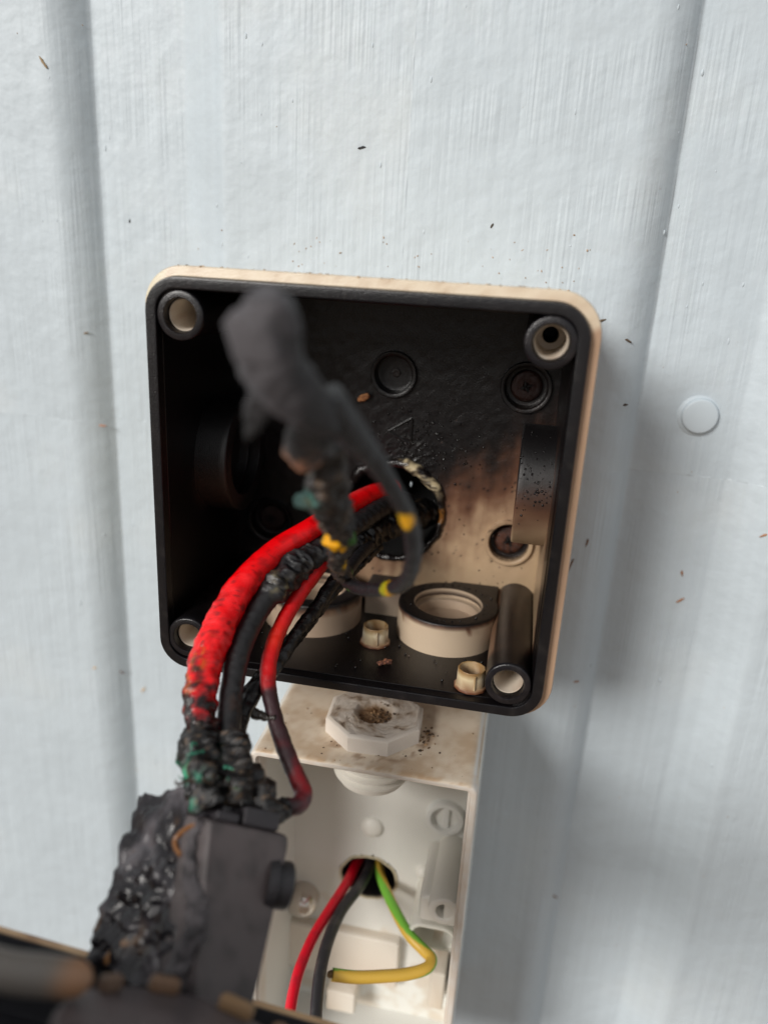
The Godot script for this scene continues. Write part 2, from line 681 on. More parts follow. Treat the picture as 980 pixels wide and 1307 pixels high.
	s.paint(func(p, _n):
		var a := atan2(p.y + 17.0, p.x - 2.0)
		var pale := sm(0.25, 0.7, a) * (1.0 - sm(1.35, 1.7, a)) * sm(-0.25, 0.2, n_mid.get_noise_3dv(p))
		var c := rgb(26, 22, 22).lerp(rgb(205, 188, 150), pale * 0.9)
		if a > -0.15 and a < 0.2:
			c = c.lerp(rgb(150, 96, 40), 0.6)
		if n_fine.get_noise_3dv(p) > 0.25:
			c = c.lerp(rgb(22, 18, 18), 0.6)
		return c)
	commit(s, "melted_edge", plastic("glossy char", 0.16, 0.08, 6.0), box)
	s = Shape.new()
	s.tint = rgb(13, 12, 12)
	s.lathe(Vector3(2, -17, -50), facing(Vector3(0, 0, 1)), [[15.6, 0.3], [15.2, -2.0], [14.6, -4.0], [14.4, -26.0], [0.02, -27.0]], 48)
	commit(s, "cable_hole", plastic("char", 0.6, 0.3, 6.0), box, 0.6)

	# lid-screw posts in the corners, each with a pale bush
	var posts := [Vector3(-42.0, 41.9, 0), Vector3(42.3, 42.0, 0), Vector3(-42.6, -41.8, 0), Vector3(41.8, -41.8, 0)]
	for k in 4:
		var at: Vector3 = posts[k]
		s = Shape.new()
		var prof := [[6.0, -50.0]]
		for i in 24:
			prof.append([5.9 - 0.1 * i / 23.0, -49.0 + 47.4 * i / 23.0])
		prof.append_array([[5.75, -0.8], [5.4, -0.45], [4.2, -0.45], [3.95, -0.8], [3.9, -3.0], [3.8, -9.0]])
		s.lathe(at, Basis(Vector3(1, 0, 0), PI / 2), prof, 40)
		s.paint(func(p, nn):
			var sh := soot_share(p)
			if k == 3:
				sh = maxf(sh, 0.78 + 0.12 * n_mid.get_noise_3dv(p)) if nn.x < 0.75 or true else sh
				if p.x < at.x - 4.6:
					sh = 0.35
			sh = maxf(sh, sm(-14.0, -6.0, p.z))
			return sooted(sh, p).lerp(rgb(27, 26, 29), sm(-3.0, -1.0, p.z)).lerp(rgb(66, 60, 58), 0.35 * sm(-1.3, -1.0, p.z) * sm(0.1, 0.5, n_mid.get_noise_3dv(p))))
		var post := commit(s, "lid_post", hard, box, 0.7)
		s = Shape.new()
		s.tint = rgb(206, 196, 182)
		s.lathe(at, Basis(Vector3(1, 0, 0), PI / 2), [[3.9, -3.2], [3.8, -2.9], [3.6, -2.8], [3.45, -3.1], [3.4, -8.0], [3.3, -17.0], [1.95, -17.4], [1.8, -18.0], [1.7, -30.0], [0.02, -30.0]], 36)
		s.paint(func(p, _n): return rgb(210, 198, 182).lerp(rgb(170, 146, 124), 0.6 * sm(0.0, 0.5, n_big.get_noise_3dv(p * 2.0))).lerp(rgb(26, 24, 24), sm(-17.6, -18.2, p.z)))
		commit(s, "screw_bush", fine, post, 0.7)
		# the web that ties the post to the corner
		s = Shape.new()
		var out := Vector3(signf(at.x), signf(at.y), 0)
		s.box(at + Vector3(out.x * 4.23, out.y * 4.23, -25.3), Basis(Vector3(0, 0, 1), atan2(out.y, out.x)), Vector3(3.6, 6.0, 48.6), 0.4)
		s.paint(func(p, _n): return sooted(maxf(soot_share(p), sm(-14.0, -5.0, p.z)), p))
		commit(s, "web", hard, post, 0.7)

	# conduit entries: thick rings round the openings, grown out of each wall
	entry_ring(box, Vector3(22.8, -47.2, -34.0), Vector3(0, 1, 0), 14.5, 9.7, 9.7, 36.5, 48.0, true)
	entry_ring(box, Vector3(-17.6, -47.2, -34.0), Vector3(0, 1, 0), 14.5, 9.7, 9.7, -33.0, 48.0, true)
	entry_ring(box, Vector3(47.4, 0.6, -34.0), Vector3(-1, 0, 0), 16.2, 11.6, 9.0, 0.0, 0.0, false)
	entry_ring(box, Vector3(-47.4, 0.6, -34.0), Vector3(1, 0, 0), 16.2, 11.6, 9.0, 0.0, 0.0, false)
	# the pale web between the two lower rings
	s = Shape.new()
	s.box(Vector3(2.4, -43.0, -44.9), Basis(), Vector3(11.0, 9.0, 10.6), 0.4)
	s.paint(func(p, nn): return sooted(0.9 if nn.y > 0.6 else 0.06 + 0.5 * sm(-40.5, -38.0, p.y), p).lerp(rgb(208, 196, 182), 0.5 if nn.y < 0.5 else 0.0))
	commit(s, "rib", fine, box, 0.6)

	# two short clip sleeves standing on the floor
	for at in [Vector3(3.9, -47.3, -22.5), Vector3(32.4, -47.3, -6.6)]:
		s = Shape.new()
		s.lathe(at, Basis(Vector3(0, 1, 0), 0.4), [[4.35, 0.0], [4.3, 0.55], [3.95, 0.8], [3.75, 0.9], [3.7, 3.6], [3.6, 5.2], [3.45, 5.4], [3.15, 5.35], [3.0, 5.0], [2.9, 0.8], [0.02, 0.8]], 12)
		s.box(at + Vector3(1.2, 2.9, 3.62), Basis(), Vector3(0.5, 4.2, 0.5), 0.15)
		s.paint(func(p, nn):
			var c := rgb(206, 188, 152).lerp(rgb(232, 220, 196), sm(0.0, 0.4, n_mid.get_noise_3dv(p)))
			c = c.lerp(rgb(98, 58, 38), 1.0 - sm(0.3, 1.3, p.y - at.y + n_fine.get_noise_3dv(p) * 0.4))
			c = c.lerp(rgb(120, 84, 44), 0.8 * sm(4.4, 5.6, p.y - at.y + n_fine.get_noise_3dv(p) * 1.2))
			return c)
		var sleeve := commit(s, "clip_sleeve", fine, box, 0.6)
		sleeve.set_meta("label", "short cream sleeve browned round its foot")

	# small embossed triangle with worn letters on the back panel
	s = Shape.new()
	var tri := [Vector3(-0.6, 7.6, -49.85), Vector3(6.4, 12.2, -49.85), Vector3(6.4, 4.2, -49.85)]
	s.tint = rgb(20, 19, 20)
	for k in 3:
		var a: Vector3 = tri[k]
		var b: Vector3 = tri[(k + 1) % 3]
		s.box((a + b) / 2.0, facing(b - a), Vector3(0.7, a.distance_to(b), 0.7), 0.2)
	commit(s, "embossed_mark", hard, box, 0.6)

	# beads of soot and melted plastic
	s = Shape.new()
	for k in 420:
		var p := Vector3(rng.randfn(8.0, 8.0), rng.randfn(2.0, 6.5), -49.9)
		if k > 240:
			p = Vector3(rng.randf_range(-44, 44), -47.1, rng.randf_range(-46, -3))
		if k > 330:
			p = Vector3(rng.randf_range(8, 44), rng.randf_range(-44, 20), -49.9)
		if Vector2(p.x - 2, p.y + 17).length() < 16.0 and p.z < -49:
			continue
		var r := rng.randf_range(0.12, 0.42) * (1.0 if k < 330 else 0.7)
		s.tint = rgb(20, 18, 18).lerp(rgb(110, 90, 80), 0.8 if rng.randf() < 0.12 and k > 240 else 0.0)
		s.blob(p, Basis(), Vector3(r, r, r), func(_q): return 0.0, null, 7, 5)
	for k in 120:                                            # along the hole's edge, the right ring and the post
		var p := Vector3(rng.randf_range(38.5, 47.0), 0.6 + rng.randfn(5.0, 4.5), 0.0)
		var arc := 16.2 * 16.2 - (p.y - 0.6) * (p.y - 0.6)
		p.z = -34.0 + sqrt(maxf(arc, 0.0))
		if k > 80:
			var a := rng.randf_range(0.0, TAU)
			p = Vector3(22.8 + cos(a) * rng.randf_range(10.2, 14.2), -37.4, -34.0 + sin(a) * 12.2)
		var r := rng.randf_range(0.1, 0.33)
		s.tint = rgb(24, 21, 21)
		s.blob(p, Basis(), Vector3(r, r, r), func(_q): return 0.0, null, 7, 5)
	var dust := Shape.new()
	for k in 150:                                            # grit lying along the top of the shell
		var p := Vector3(rng.randf_range(-44, 44), 52.9, rng.randf_range(-4.6, -2.4))
		if k > 60:
			p = Vector3(rng.randf_range(-44, 46), 50.6, rng.randf_range(-50, -5))
		var r := rng.randf_range(0.1, 0.34)
		dust.tint = rgb(88, 68, 52).lerp(rgb(196, 164, 126), rng.randf())
		dust.blob(p, Basis(Vector3(0, 1, 0), rng.randf() * PI), Vector3(r * 1.6, r * 0.8, r), func(q): return 0.5 * r * n_fine.get_noise_3dv(q * 1.5), null, 8, 6)
	stuff(commit(dust, "dust_grains", plastic("dry grit", 0.9), box))
	var beads := commit(s, "soot_beads", plastic("glossy char", 0.16, 0.08, 6.0), box)
	stuff(beads)


func entry_ring(box: Node3D, at: Vector3, up: Vector3, r: float, hole: float, high: float, web_to: float, deep: float, floor_ring: bool) -> void:
	# up points into the box; the body is a short cylinder that meets the back panel, squared off towards web_to
	var b := Basis(Vector3(1, 0, 0), up, Vector3(1, 0, 0).cross(up)) if absf(up.y) > 0.5 else Basis(Vector3(0, 1, 0), up, Vector3(0, 1, 0).cross(up))
	var n := 72
	var outline := PackedVector2Array()
	for i in n:
		var a := TAU * i / n
		var d := Vector2(cos(a), sin(a))
		var far := r
		if floor_ring:                                       # union with the block between ring, back panel and post
			var dir := b * Vector3(d.x, 0, d.y)
			var side := signf(web_to - at.x)
			if dir.x * side > -0.02 and dir.z < -0.25:
				var by_x: float = absf(web_to - at.x) / maxf(absf(dir.x), 0.001)
				var by_z: float = 16.1 / maxf(-dir.z, 0.001)
				far = maxf(far, minf(by_x, by_z))
		outline.append(d * far)
	var s := Shape.new()
	var rings := []
	for q in [[0.0, -0.3], [0.0, 0.4], [0.0, high * 0.35], [0.0, high * 0.6], [0.0, high * 0.8], [0.0, high - 0.6], [-0.2, high - 0.2], [-0.6, high]]:
		var ring := PackedVector3Array()
		for p in outline:
			var m = p * ((p.length() + q[0]) / p.length())
			ring.append(at + b * Vector3(m.x, q[1], m.y))
		rings.append(ring)
	for f in [0.35, 0.7, 1.0]:
		var ring := PackedVector3Array()
		for p in outline:
			var m := (p * ((p.length() - 0.6) / p.length())).lerp(p.normalized() * (hole + 0.4), f)
			ring.append(at + b * Vector3(m.x, high, m.y))
		rings.append(ring)
	for q in [[hole + 0.05, high - 0.15], [hole, high - 0.5], [hole, high - 2.0], [hole + 1.0, high - 2.1], [hole + 1.0, high - 3.3], [hole - 0.9, high - 3.4], [hole - 1.0, high - 3.7], [hole - 1.2, high - 6.0], [hole * 0.5, high - 6.2]]:
		var ring := PackedVector3Array()
		for p in outline:
			var m: Vector2 = p.normalized() * q[0]
			ring.append(at + b * Vector3(m.x, q[1], m.y))
		rings.append(ring)
	s.loops(rings, [], false, true)
	s.paint(func(p, nn):
		var h = (p - at).dot(up)
		var out := Vector2((p - at).dot(b.x), (p - at).dot(b.z)).length()
		var sh := soot_share(p)
		if at.x > 40.0:
			sh = sm(-17.0, 15.0, p.y + 3.0 * n_mid.get_noise_3dv(p * 0.6))
		if floor_ring:
			var flat := absf(nn.y)
			if out > hole + 0.2 and flat > 0.45 and h > high - 0.7:
				sh = 0.9 + 0.06 * n_mid.get_noise_3dv(p)
			elif out > hole + 0.2:
				sh = 0.02 + 0.62 * sm(high - 2.4, high - 0.3, h + n_mid.get_noise_3dv(p) * 1.4) + (0.25 if at.x < 0 else 0.0)
			else:
				sh = 0.10 if h > high - 1.8 else (0.75 if h > high - 3.35 else 0.22)
		return sooted(sh, p).lerp(rgb(214, 204, 188), 0.35 if floor_ring and sh < 0.3 else 0.0))
	commit(s, "entry_ring", plastic("plastic", 0.45, 0.06, 6.0), box, 0.72)


# ------------------------------------------------------------------ the white box below
func build_lower_box() -> void:
	var box := thing("connection_box", Vector3(6.8, -135, -55), "open white plastic box with clean wires, below the burnt box", "junction box")
	var white := plastic("white plastic", 0.42, 0.05, 8.0)
	var hx := 30.9
	var hy := 65.0
	var c := Vector3(6.7, -70.0 - hy, 4.0)
	var profile := [[0.0, -59.0]]
	for k in 60:
		profile.append([0.0, -57.0 + 55.6 * k / 59.0])
	profile.append_array([[-0.1, -0.6], [-0.35, -0.15], [-0.7, 0.0], [-1.5, 0.0], [-1.8, -0.15], [-1.95, -0.6], [-2.0, -1.4], [-2.6, -1.6]])
	for k in 12:
		profile.append([-2.7 - 0.4 * k / 11.0, -2.2 - 33.0 * k / 11.0])
	var s := tray(c, Basis(), hx, hy, 3.2, profile, 72, 5)
	var dusty := func(p, nn):
		var col := rgb(219, 219, 214)
		if p.y > -70.6 or (p.y > -73.0 and absf(nn.y) > 0.5 and p.z < 1.0 and absf(p.x - 6.7) > 30.0):
			var q := Vector3(p.x, 0, p.z)
			var d := n_fine.get_noise_3dv(q * 0.45) * 0.25 + n_mid.get_noise_3dv(q * 0.8) * 0.45 + n_big.get_noise_3dv(q) * 0.8
			col = rgb(214, 200, 180).lerp(rgb(190, 168, 142), sm(-0.3, 0.6, d))
			var ring := absf(Vector2(p.x - 7.4, p.z + 15.0).length() - 14.5)
			col = col.lerp(rgb(120, 92, 70), 0.6 * (1.0 - sm(0.0, 3.5, ring)) * sm(-0.1, 0.3, n_mid.get_noise_3dv(q)))
			col = col.lerp(rgb(170, 136, 102), 0.5 * sm(1.0, 3.5, p.z) * sm(-0.2, 0.3, n_mid.get_noise_3dv(q * 1.5)))
		elif p.z > -2.0:
			col = col.lerp(rgb(204, 180, 158), 0.35 + 0.3 * n_mid.get_noise_3dv(p))
		return col
	s.paint(dusty)
	commit(s, "shell", white, box, 0.75)

	# inner back with a hole for the wires
	s = Shape.new()
	var w := 76
	var h := 164
	var hole := Vector2(4.6, -139.6)
	for j in h + 1:
		for i in w + 1:
			s.v.append(Vector3(-22.0 + 57.4 * i / w, -197.4 + 125.2 * j / h, -31.0))
			s.c.append(Color.WHITE)
	for j in h:
		for i in w:
			var a := j * (w + 1) + i
			var mid := (s.v[a] + s.v[a + w + 2]) / 2.0
			if pow((mid.x - hole.x) / 9.6, 2.0) + pow((mid.y - hole.y) / 8.6, 2.0) + 0.25 * n_mid.get_noise_2d(mid.x * 2, mid.y * 2) > 1.0:
				s.t.append_array(PackedInt32Array([a, a + w + 2, a + 1, a, a + w + 1, a + w + 2]))
	s.paint(func(p, _n):
		var col := rgb(217, 216, 209)
		var d := n_big.get_noise_3dv(p * 1.5) + 0.4 * n_mid.get_noise_3dv(p)
		col = col.lerp(rgb(192, 176, 156), 0.6 * sm(-0.1, 0.5, d) * sm(-135.0, -165.0, p.y))
		return col)
	commit(s, "back_panel", white, box)
	s = Shape.new()
	s.grid(48, 6, true, false, func(u, v):
		var a: float = u * TAU
		var rag := 1.0 + 0.05 * n_mid.get_noise_2d(cos(a) * 8, sin(a) * 8)
		var q := [[1.06, 0.1], [1.05, 0.55], [0.98, 0.5], [0.95, -0.5], [0.9, -4.0], [0.85, -14.0], [0.02, -15.0]][int(round(v * 6.0))] as Array
		return Vector3(hole.x + cos(a) * 9.4 * q[0] * rag, hole.y + sin(a) * 8.4 * q[0] * rag, -31.0 + q[1]))
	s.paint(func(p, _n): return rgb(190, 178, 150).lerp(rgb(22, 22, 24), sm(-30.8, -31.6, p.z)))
	commit(s, "cable_hole", white, box, 0.6)

	# mounting boss with its slotted recess, upper right
	s = Shape.new()
	var at := Vector3(28.0, -109.8, -31.0)
	s.lathe(at, Basis(Vector3(1, 0, 0), PI / 2), [[6.3, -0.5], [6.1, 1.6], [5.7, 2.2], [4.6, 2.2], [4.2, 1.7], [4.0, -2.6], [0.02, -2.6]], 40)
	s.box(at + Vector3(0.2, 0, -0.6), Basis(), Vector3(2.2, 8.4, 3.4), 0.3)
	s.tint = rgb(219, 219, 214)
	s.paint(func(_p, _n): return rgb(219, 219, 214))
	commit(s, "mounting_boss", white, box, 0.7)
	# post with a lid-screw hole on the right, and the pocket below it
	s = Shape.new()
	var prof := [[5.2, -31.0]]
	for i in 6:
		prof.append([5.0, -29.0 + 24.0 * i / 5.0])
	prof.append_array([[4.7, -3.4], [4.2, -3.1], [3.0, -3.1], [2.6, -3.4], [2.4, -9.0], [0.02, -9.2]])
	s.lathe(Vector3(31.6, -121.5, -1.5), Basis(Vector3(1, 0, 0), PI / 2), prof, 36)
	s.paint(func(p, _n): return rgb(223, 220, 211))
	var post := commit(s, "lid_post", white, box, 0.7)
	s = Shape.new()
	s.box(Vector3(33.2, -122.0, -18.0), Basis(), Vector3(3.6, 9.0, 26.0), 0.4)
	s.box(Vector3(27.0, -124.6, -19.5), Basis(), Vector3(6.0, 10.0, 24.0), 1.2)
	s.paint(func(_p, _n): return rgb(222, 219, 210))
	commit(s, "web", white, post, 0.7)
	s = Shape.new()
	var ring := []
	for q in [[0.0, -31.0], [0.0, -12.4], [-0.5, -11.8], [-1.2, -11.8], [-1.5, -12.4], [-1.7, -24.0]]:
		var r := PackedVector3Array()
		for p in rounded(7.4 + q[0], 4.8 + q[0], maxf(4.4 + q[0], 0.5), 6, 7):
			r.append(Vector3(28.4 + p.x, -139.6 + p.y, q[1]))
		ring.append(r)
	s.loops(ring, [], false, true)
	s.paint(func(p, _n): return rgb(221, 218, 208).lerp(rgb(168, 134, 104), 0.8 if p.distance_to(Vector3(30.0, -142, -24)) < 1.6 else 0.0))
	commit(s, "pocket", white, box, 0.7)
	# low platform across the lower half
	s = Shape.new()
	s.box(Vector3(-3.4, -172.0, -30.0), Basis(), Vector3(41.0, 20.0, 6.0), 0.8)
	s.box(Vector3(-1.0, -186.0, -26.0), Basis(), Vector3(10.0, 9.0, 10.0), 0.6)
	s.box(Vector3(31.0, -172.0, -26.0), Basis(), Vector3(5.0, 16.0, 10.0), 0.6)
	s.paint(func(p, _n): return rgb(218, 210, 197).lerp(rgb(186, 164, 140), 0.55 * sm(-0.2, 0.5, n_big.get_noise_3dv(p * 1.6))))
	commit(s, "platform", white, box, 0.7)
	# raised pips and a steel screw
	for q in [[4.8, -119.0, 3.7, 2.2], [22.6, -132.9, 2.7, 2.6]]:
		s = Shape.new()
		s.blob(Vector3(q[0], q[1], -31.0), Basis(), Vector3(q[2], q[2], q[3]), func(_p): return 0.0, func(_u, _v, _p): return rgb(226, 223, 214), 28, 16)
		commit(s, "pip", white, box)
	s = Shape.new()
	s.tint = rgb(206, 198, 190)
	s.lathe(Vector3(-17.0, -152.0, -31.0), Basis(Vector3(1, 0, 0), PI / 2), [[5.2, 0.0], [5.2, 4.0], [4.9, 5.2], [4.0, 6.8], [2.4, 7.8], [0.02, 8.1]], 30)
	var steel := plastic("dull steel", 0.2)
	steel.metallic = 0.8
	commit(s, "mounting_screw", steel, box)

	# the plug in the top entry: octagonal dusty head with a slotted recess, threaded shank inside
	var pc := Vector3(6.4, -70.0, -15.2)
	s = Shape.new()
	var b := Basis(Vector3(0, 1, 0), PI / 8 + 0.05)
	s.lathe(pc, b, [[14.2, -0.2], [14.2, 4.1], [13.8, 4.6], [13.0, 4.9]], 8)
	var top := Shape.new()
	top.grid(64, 26, true, false, func(u, v):
		var a: float = u * TAU
		var k := fposmod(a, PI / 4) - PI / 8
		var rim := 13.0 * cos(PI / 8) / cos(k)
		var r: float = rim * (1.0 - v * 0.998)
		var y := 4.9 + 0.28 * n_fine.get_noise_2d(cos(a) * r * 0.9, sin(a) * r * 0.9)
		var bowl := 1.0 - sm(4.2, 6.2, r)
		y -= 1.7 * bowl
		var q := Vector2(cos(a), sin(a)) * r
		if absf(q.x - q.y * 0.3) < 1.3 and r < 9.5:
			y = maxf(y, 4.9 - 0.4) if r > 5.0 else y
		return pc + b * Vector3(q.x, y, q.y))
	var b0 := s.v.size()
	for i in top.v.size():
		s.v.append(top.v[i])
		s.c.append(Color.WHITE)
	for i in top.t.size():
		s.t.append(top.t[i] + b0)
	s.paint(func(p, nn):
		var col := rgb(212, 202, 190)
		if nn.y > 0.3:
			var r := Vector2(p.x - pc.x, p.z - pc.z).length()
			var d := n_mid.get_noise_3dv(p * 0.9) * 0.8 + n_fine.get_noise_3dv(p * 0.4) * 0.25
			col = rgb(208, 200, 189).lerp(rgb(164, 146, 126), sm(-0.05, 0.5, d))
			col = col.lerp(rgb(84, 70, 58), 0.7 * sm(0.3, 0.5, d))
			col = col.lerp(rgb(120, 88, 56), 0.75 * (1.0 - sm(3.6, 6.0, r)))
		return col)
	var plug := commit(s, "blanking_plug", plastic("dusty plastic", 0.7, 0.12, 5.0), box, 0.72)
	plug.set_meta("label", "dust-caked octagonal plug in the top")
	var crumbs := Shape.new()
	for k in 150:                                            # dirt lodged on the plug and along the top
		var p := pc + Vector3(rng.randfn(1.5, 3.6), 4.6, rng.randfn(0.0, 3.2))
		if k > 70:
			p = pc + Vector3(13.5 + absf(rng.randfn(0, 2.0)), 0.05, rng.randfn(2.0, 5.0))
		if k > 95:
			p = Vector3(rng.randf_range(-22, 36), -69.95, rng.randf_range(-22, 3))
		if k <= 70 and Vector2(p.x - pc.x, p.z - pc.z).length() < 5.0:
			p.y -= 1.3
		var r := rng.randf_range(0.12, 0.42) * (1.0 if k <= 95 else 0.55)
		var g := rng.randf()
		crumbs.tint = rgb(66, 54, 44).lerp(rgb(168, 136, 100), g * g)
		crumbs.blob(p, Basis(Vector3(0, 1, 0), rng.randf() * PI), Vector3(r * 1.5, r * 0.8, r), func(q): return 0.5 * r * n_fine.get_noise_3dv(q * 1.5), null, 8, 6)
	stuff(commit(crumbs, "dirt_crumbs", plastic("dry grit", 0.9), box))
	s = Shape.new()
	var thread := []
	for k in 24:
		thread.append([10.4 + (0.7 if k % 4 < 2 else -0.6), -1.5 - 0.6 * k])
	thread.append_array([[9.6, -16.4], [8.4, -16.6], [8.2, -4.0], [0.02, -4.0]])
	s.tint = rgb(224, 220, 210)
	s.lathe(pc, Basis(), thread, 48)
	commit(s, "threaded_shank", white, plug, 0.8)


# ------------------------------------------------------------------ the burnt cables
func melted(amp: float, freq: float) -> Callable:
	return func(p, _k): return amp * (n_mid.get_noise_3dv(p * freq) + 0.35 * n_fine.get_noise_3dv(p * freq))


func build_wires() -> void:
	var gloss := plastic("melted insulation", 0.22, 0.10, 7.0)
	var dull := plastic("scorched insulation", 0.36, 0.12, 6.0)
	var red := rgb(238, 14, 22)
	var char_c := rgb(26, 24, 24)

	# thick red cable: smooth where it leaves the hole, blistered towards the bend, burnt away at its end
	var s := Shape.new()
	var pts := [[1.9, -9.8, -48.2, 3.2], [-2.9, -9.0, -36.9, 3.1], [-8.6, -9.7, -22.7, 2.9], [-13.3, -11.7, -12.6, 2.9], [-19.6, -15.2, -3.8, 3.1], [-23.9, -20.0, 7.2, 3.5], [-25.8, -25.9, 17.2, 3.7], [-25.9, -32.0, 26.9, 3.7], [-23.9, -37.0, 34.8, 3.4], [-20.4, -40.3, 40.7, 3.0]]
	sweep(s, pts, 30, 0.35, func(p, k):
		var rough := sm(0.40, 0.75, k)
		var t := Vector3(-0.35, -0.62, 0.70)
		p -= t * t.dot(p) * 0.45
		return rough * (0.6 * n_mid.get_noise_3dv(p * 1.2) + 0.12 * n_fine.get_noise_3dv(p * 0.6) + 0.8 * maxf(0.0, n_mid.get_noise_3dv(p * 1.5 + Vector3(20, 0, 0)) - 0.05) + 0.1) + sm(0.84, 1.0, k) * 0.9 * n_mid.get_noise_3dv(p * 2.2),
		func(p, k, a):
			var c := red.lerp(rgb(170, 10, 16), 0.6 * sm(0.0, 0.5, n_mid.get_noise_3dv(p)))
			var inner := sm(-0.2, 0.9, p.x + 24.0 - (p.y + 30.0) * 0.1 + n_mid.get_noise_3dv(p))     # the side next to the black cable stays red longest
			var burn := sm(0.76, 0.94, k + 0.14 * n_mid.get_noise_3dv(p * 1.3) - 0.05 * inner)
			var amber := sm(0.70, 0.80, k + 0.12 * n_mid.get_noise_3dv(p * 1.6) - 0.09 * inner) * sm(-0.1, 0.25, n_fine.get_noise_3dv(p * 0.5) + 0.1)
			c = c.lerp(rgb(188, 96, 20), amber * 0.9 * sm(-23.5, -25.5, p.x)).lerp(char_c, burn)
			var pit := n_mid.get_noise_3dv(p * 2.0 + Vector3(50, 0, 0))
			c = c.lerp(rgb(120, 12, 14), 0.7 * sm(0.25, 0.5, pit) * sm(0.4, 0.6, k)).lerp(rgb(250, 96, 90), 0.35 * sm(0.2, 0.5, -pit) * sm(0.45, 0.6, k))
			return c)
	tag(commit(s, "red_cable", gloss), "thick blistered red cable arching from the cable hole to the charred stub", "cable")

	# thick black cable with a melted, ash-grey swelling half way
	s = Shape.new()
	pts = [[6.3, -14.1, -51.7, 2.94], [1.9, -11.9, -38.9, 2.94], [-3.4, -13.2, -24.6, 3.02], [-9.3, -16.2, -13.9, 3.02], [-14.4, -19.0, -4.5, 3.25], [-17.8, -22.2, 3.2, 3.18], [-20.0, -26.6, 10.9, 2.79], [-20.6, -31.5, 19.3, 2.71], [-19.4, -36.7, 27.4, 2.63], [-17.2, -40.7, 34.9, 2.63], [-14.4, -43.3, 42.0, 2.48]]
	sweep(s, pts, 32, 0.35, func(p, k):
		var lump := sm(0.28, 0.36, k) * (1.0 - sm(0.50, 0.56, k))
		return lump * (1.7 * n_mid.get_noise_3dv(p * 1.1) + 0.25 * n_fine.get_noise_3dv(p * 0.6) + 0.6) + 0.14 * n_mid.get_noise_3dv(p * 2.0) + (1.0 - sm(0.2, 0.3, k)) * 0.4 * n_mid.get_noise_3dv(p * 2.2),
		func(p, k, _a):
			var lump := sm(0.28, 0.36, k) * (1.0 - sm(0.51, 0.55, k))
			var ash := sm(-0.05, 0.5, n_mid.get_noise_3dv(p * 1.4) + 0.3 * n_fine.get_noise_3dv(p))
			var c := rgb(36, 35, 36).lerp(rgb(84, 84, 82), lump * ash * 0.8)
			c = c.lerp(rgb(116, 108, 84), sm(0.44, 0.50, k) * lump * sm(0.0, 0.4, n_mid.get_noise_3dv(p * 1.1 + Vector3(30, 0, 0))))
			if k > 0.72:
				c = c.lerp(rgb(66, 46, 36), 0.5 * sm(0.1, 0.4, n_mid.get_noise_3dv(p)))
			return c)
	tag(commit(s, "black_cable", plastic("black insulation", 0.28, 0.08, 5.0)), "thick black cable with a grey melted swelling, beside the thick red cable", "cable")

	# charred outer sheath still in the hole
	s = Shape.new()
	sweep(s, [[13.0, -17.5, -54.0, 4.2], [6.5, -17.4, -44.0, 4.2], [0.5, -17.6, -33.0, 4.0], [-3.5, -18.8, -25.0, 3.4], [-5.5, -20.4, -20.5, 2.2]], 26, 0.4, melted(1.1, 1.4), func(p, _k, _a): return rgb(18, 17, 17).lerp(rgb(66, 52, 36), 0.8 * sm(0.25, 0.5, n_mid.get_noise_3dv(p))))
	tag(commit(s, "cable_sheath", plastic("glossy char", 0.16, 0.08, 6.0)), "charred glossy stub of cable sheath inside the round cable hole", "cable")

	# thin red wire, curling back at its lower end
	s = Shape.new()
	pts = [[-2.3, -14.5, -35.0, 1.9], [-7.2, -17.9, -20.0, 1.9], [-9.9, -21.2, -8.7, 1.9], [-13.1, -26.5, 1.2, 1.95], [-14.9, -32.2, 10.0, 1.95], [-14.1, -37.2, 18.1, 1.9], [-10.7, -42.1, 24.6, 1.8], [-6.1, -46.5, 30.7, 1.95], [-1.6, -50.4, 35.6, 1.95], [0.9, -52.3, 38.4, 2.0], [0.6, -53.0, 41.6, 2.0], [-2.0, -52.2, 43.9, 1.7]]
	sweep(s, pts, 22, 0.35, func(p, k): return 0.16 * n_mid.get_noise_3dv(p * 1.6) + sm(0.9, 1.0, k) * 0.5 * n_fine.get_noise_3dv(p),
		func(p, k, _a):
			var c := rgb(120, 8, 14).lerp(rgb(206, 14, 20), sm(0.0, 0.25, k)).lerp(rgb(224, 44, 20), sm(0.30, 0.36, k) * (1.0 - sm(0.38, 0.42, k)) * 0.8)
			c = c.lerp(rgb(58, 34, 38), sm(0.46, 0.52, k + 0.03 * n_mid.get_noise_3dv(p)))
			c = c.lerp(rgb(150, 16, 26), sm(0.6, 0.66, k) * 0.8 * sm(-0.35, 0.45, n_mid.get_noise_3dv(p * 0.5)) * (1.0 - 0.6 * sm(0.84, 0.95, k)))
			return c.lerp(char_c, sm(0.94, 1.0, k) * 0.8))
	tag(commit(s, "thin_red_wire", plastic("dark red insulation", 0.32, 0.1, 5.0)), "thin red wire scorched dark along its lower half, hanging over the white box", "wire")

	# thin black wire
	s = Shape.new()
	pts = [[1.0, -20.0, -31.5, 1.7], [-5.8, -25.1, -15.6, 1.8], [-9.0, -30.3, -5.7, 1.8], [-11.9, -34.4, 4.9, 1.8], [-14.7, -38.9, 14.5, 1.9], [-16.8, -41.5, 23.3, 2.0], [-16.7, -43.8, 31.6, 2.2], [-14.0, -46.1, 40.6, 2.1]]
	sweep(s, pts, 22, 0.3, func(p, _k): return 0.4 * n_mid.get_noise_3dv(p * 1.1) + 0.08 * n_fine.get_noise_3dv(p * 0.6), func(p, _k, _a): return rgb(28, 26, 26).lerp(rgb(92, 88, 80), 0.5 * sm(0.25, 0.5, n_fine.get_noise_3dv(p * 0.7))))
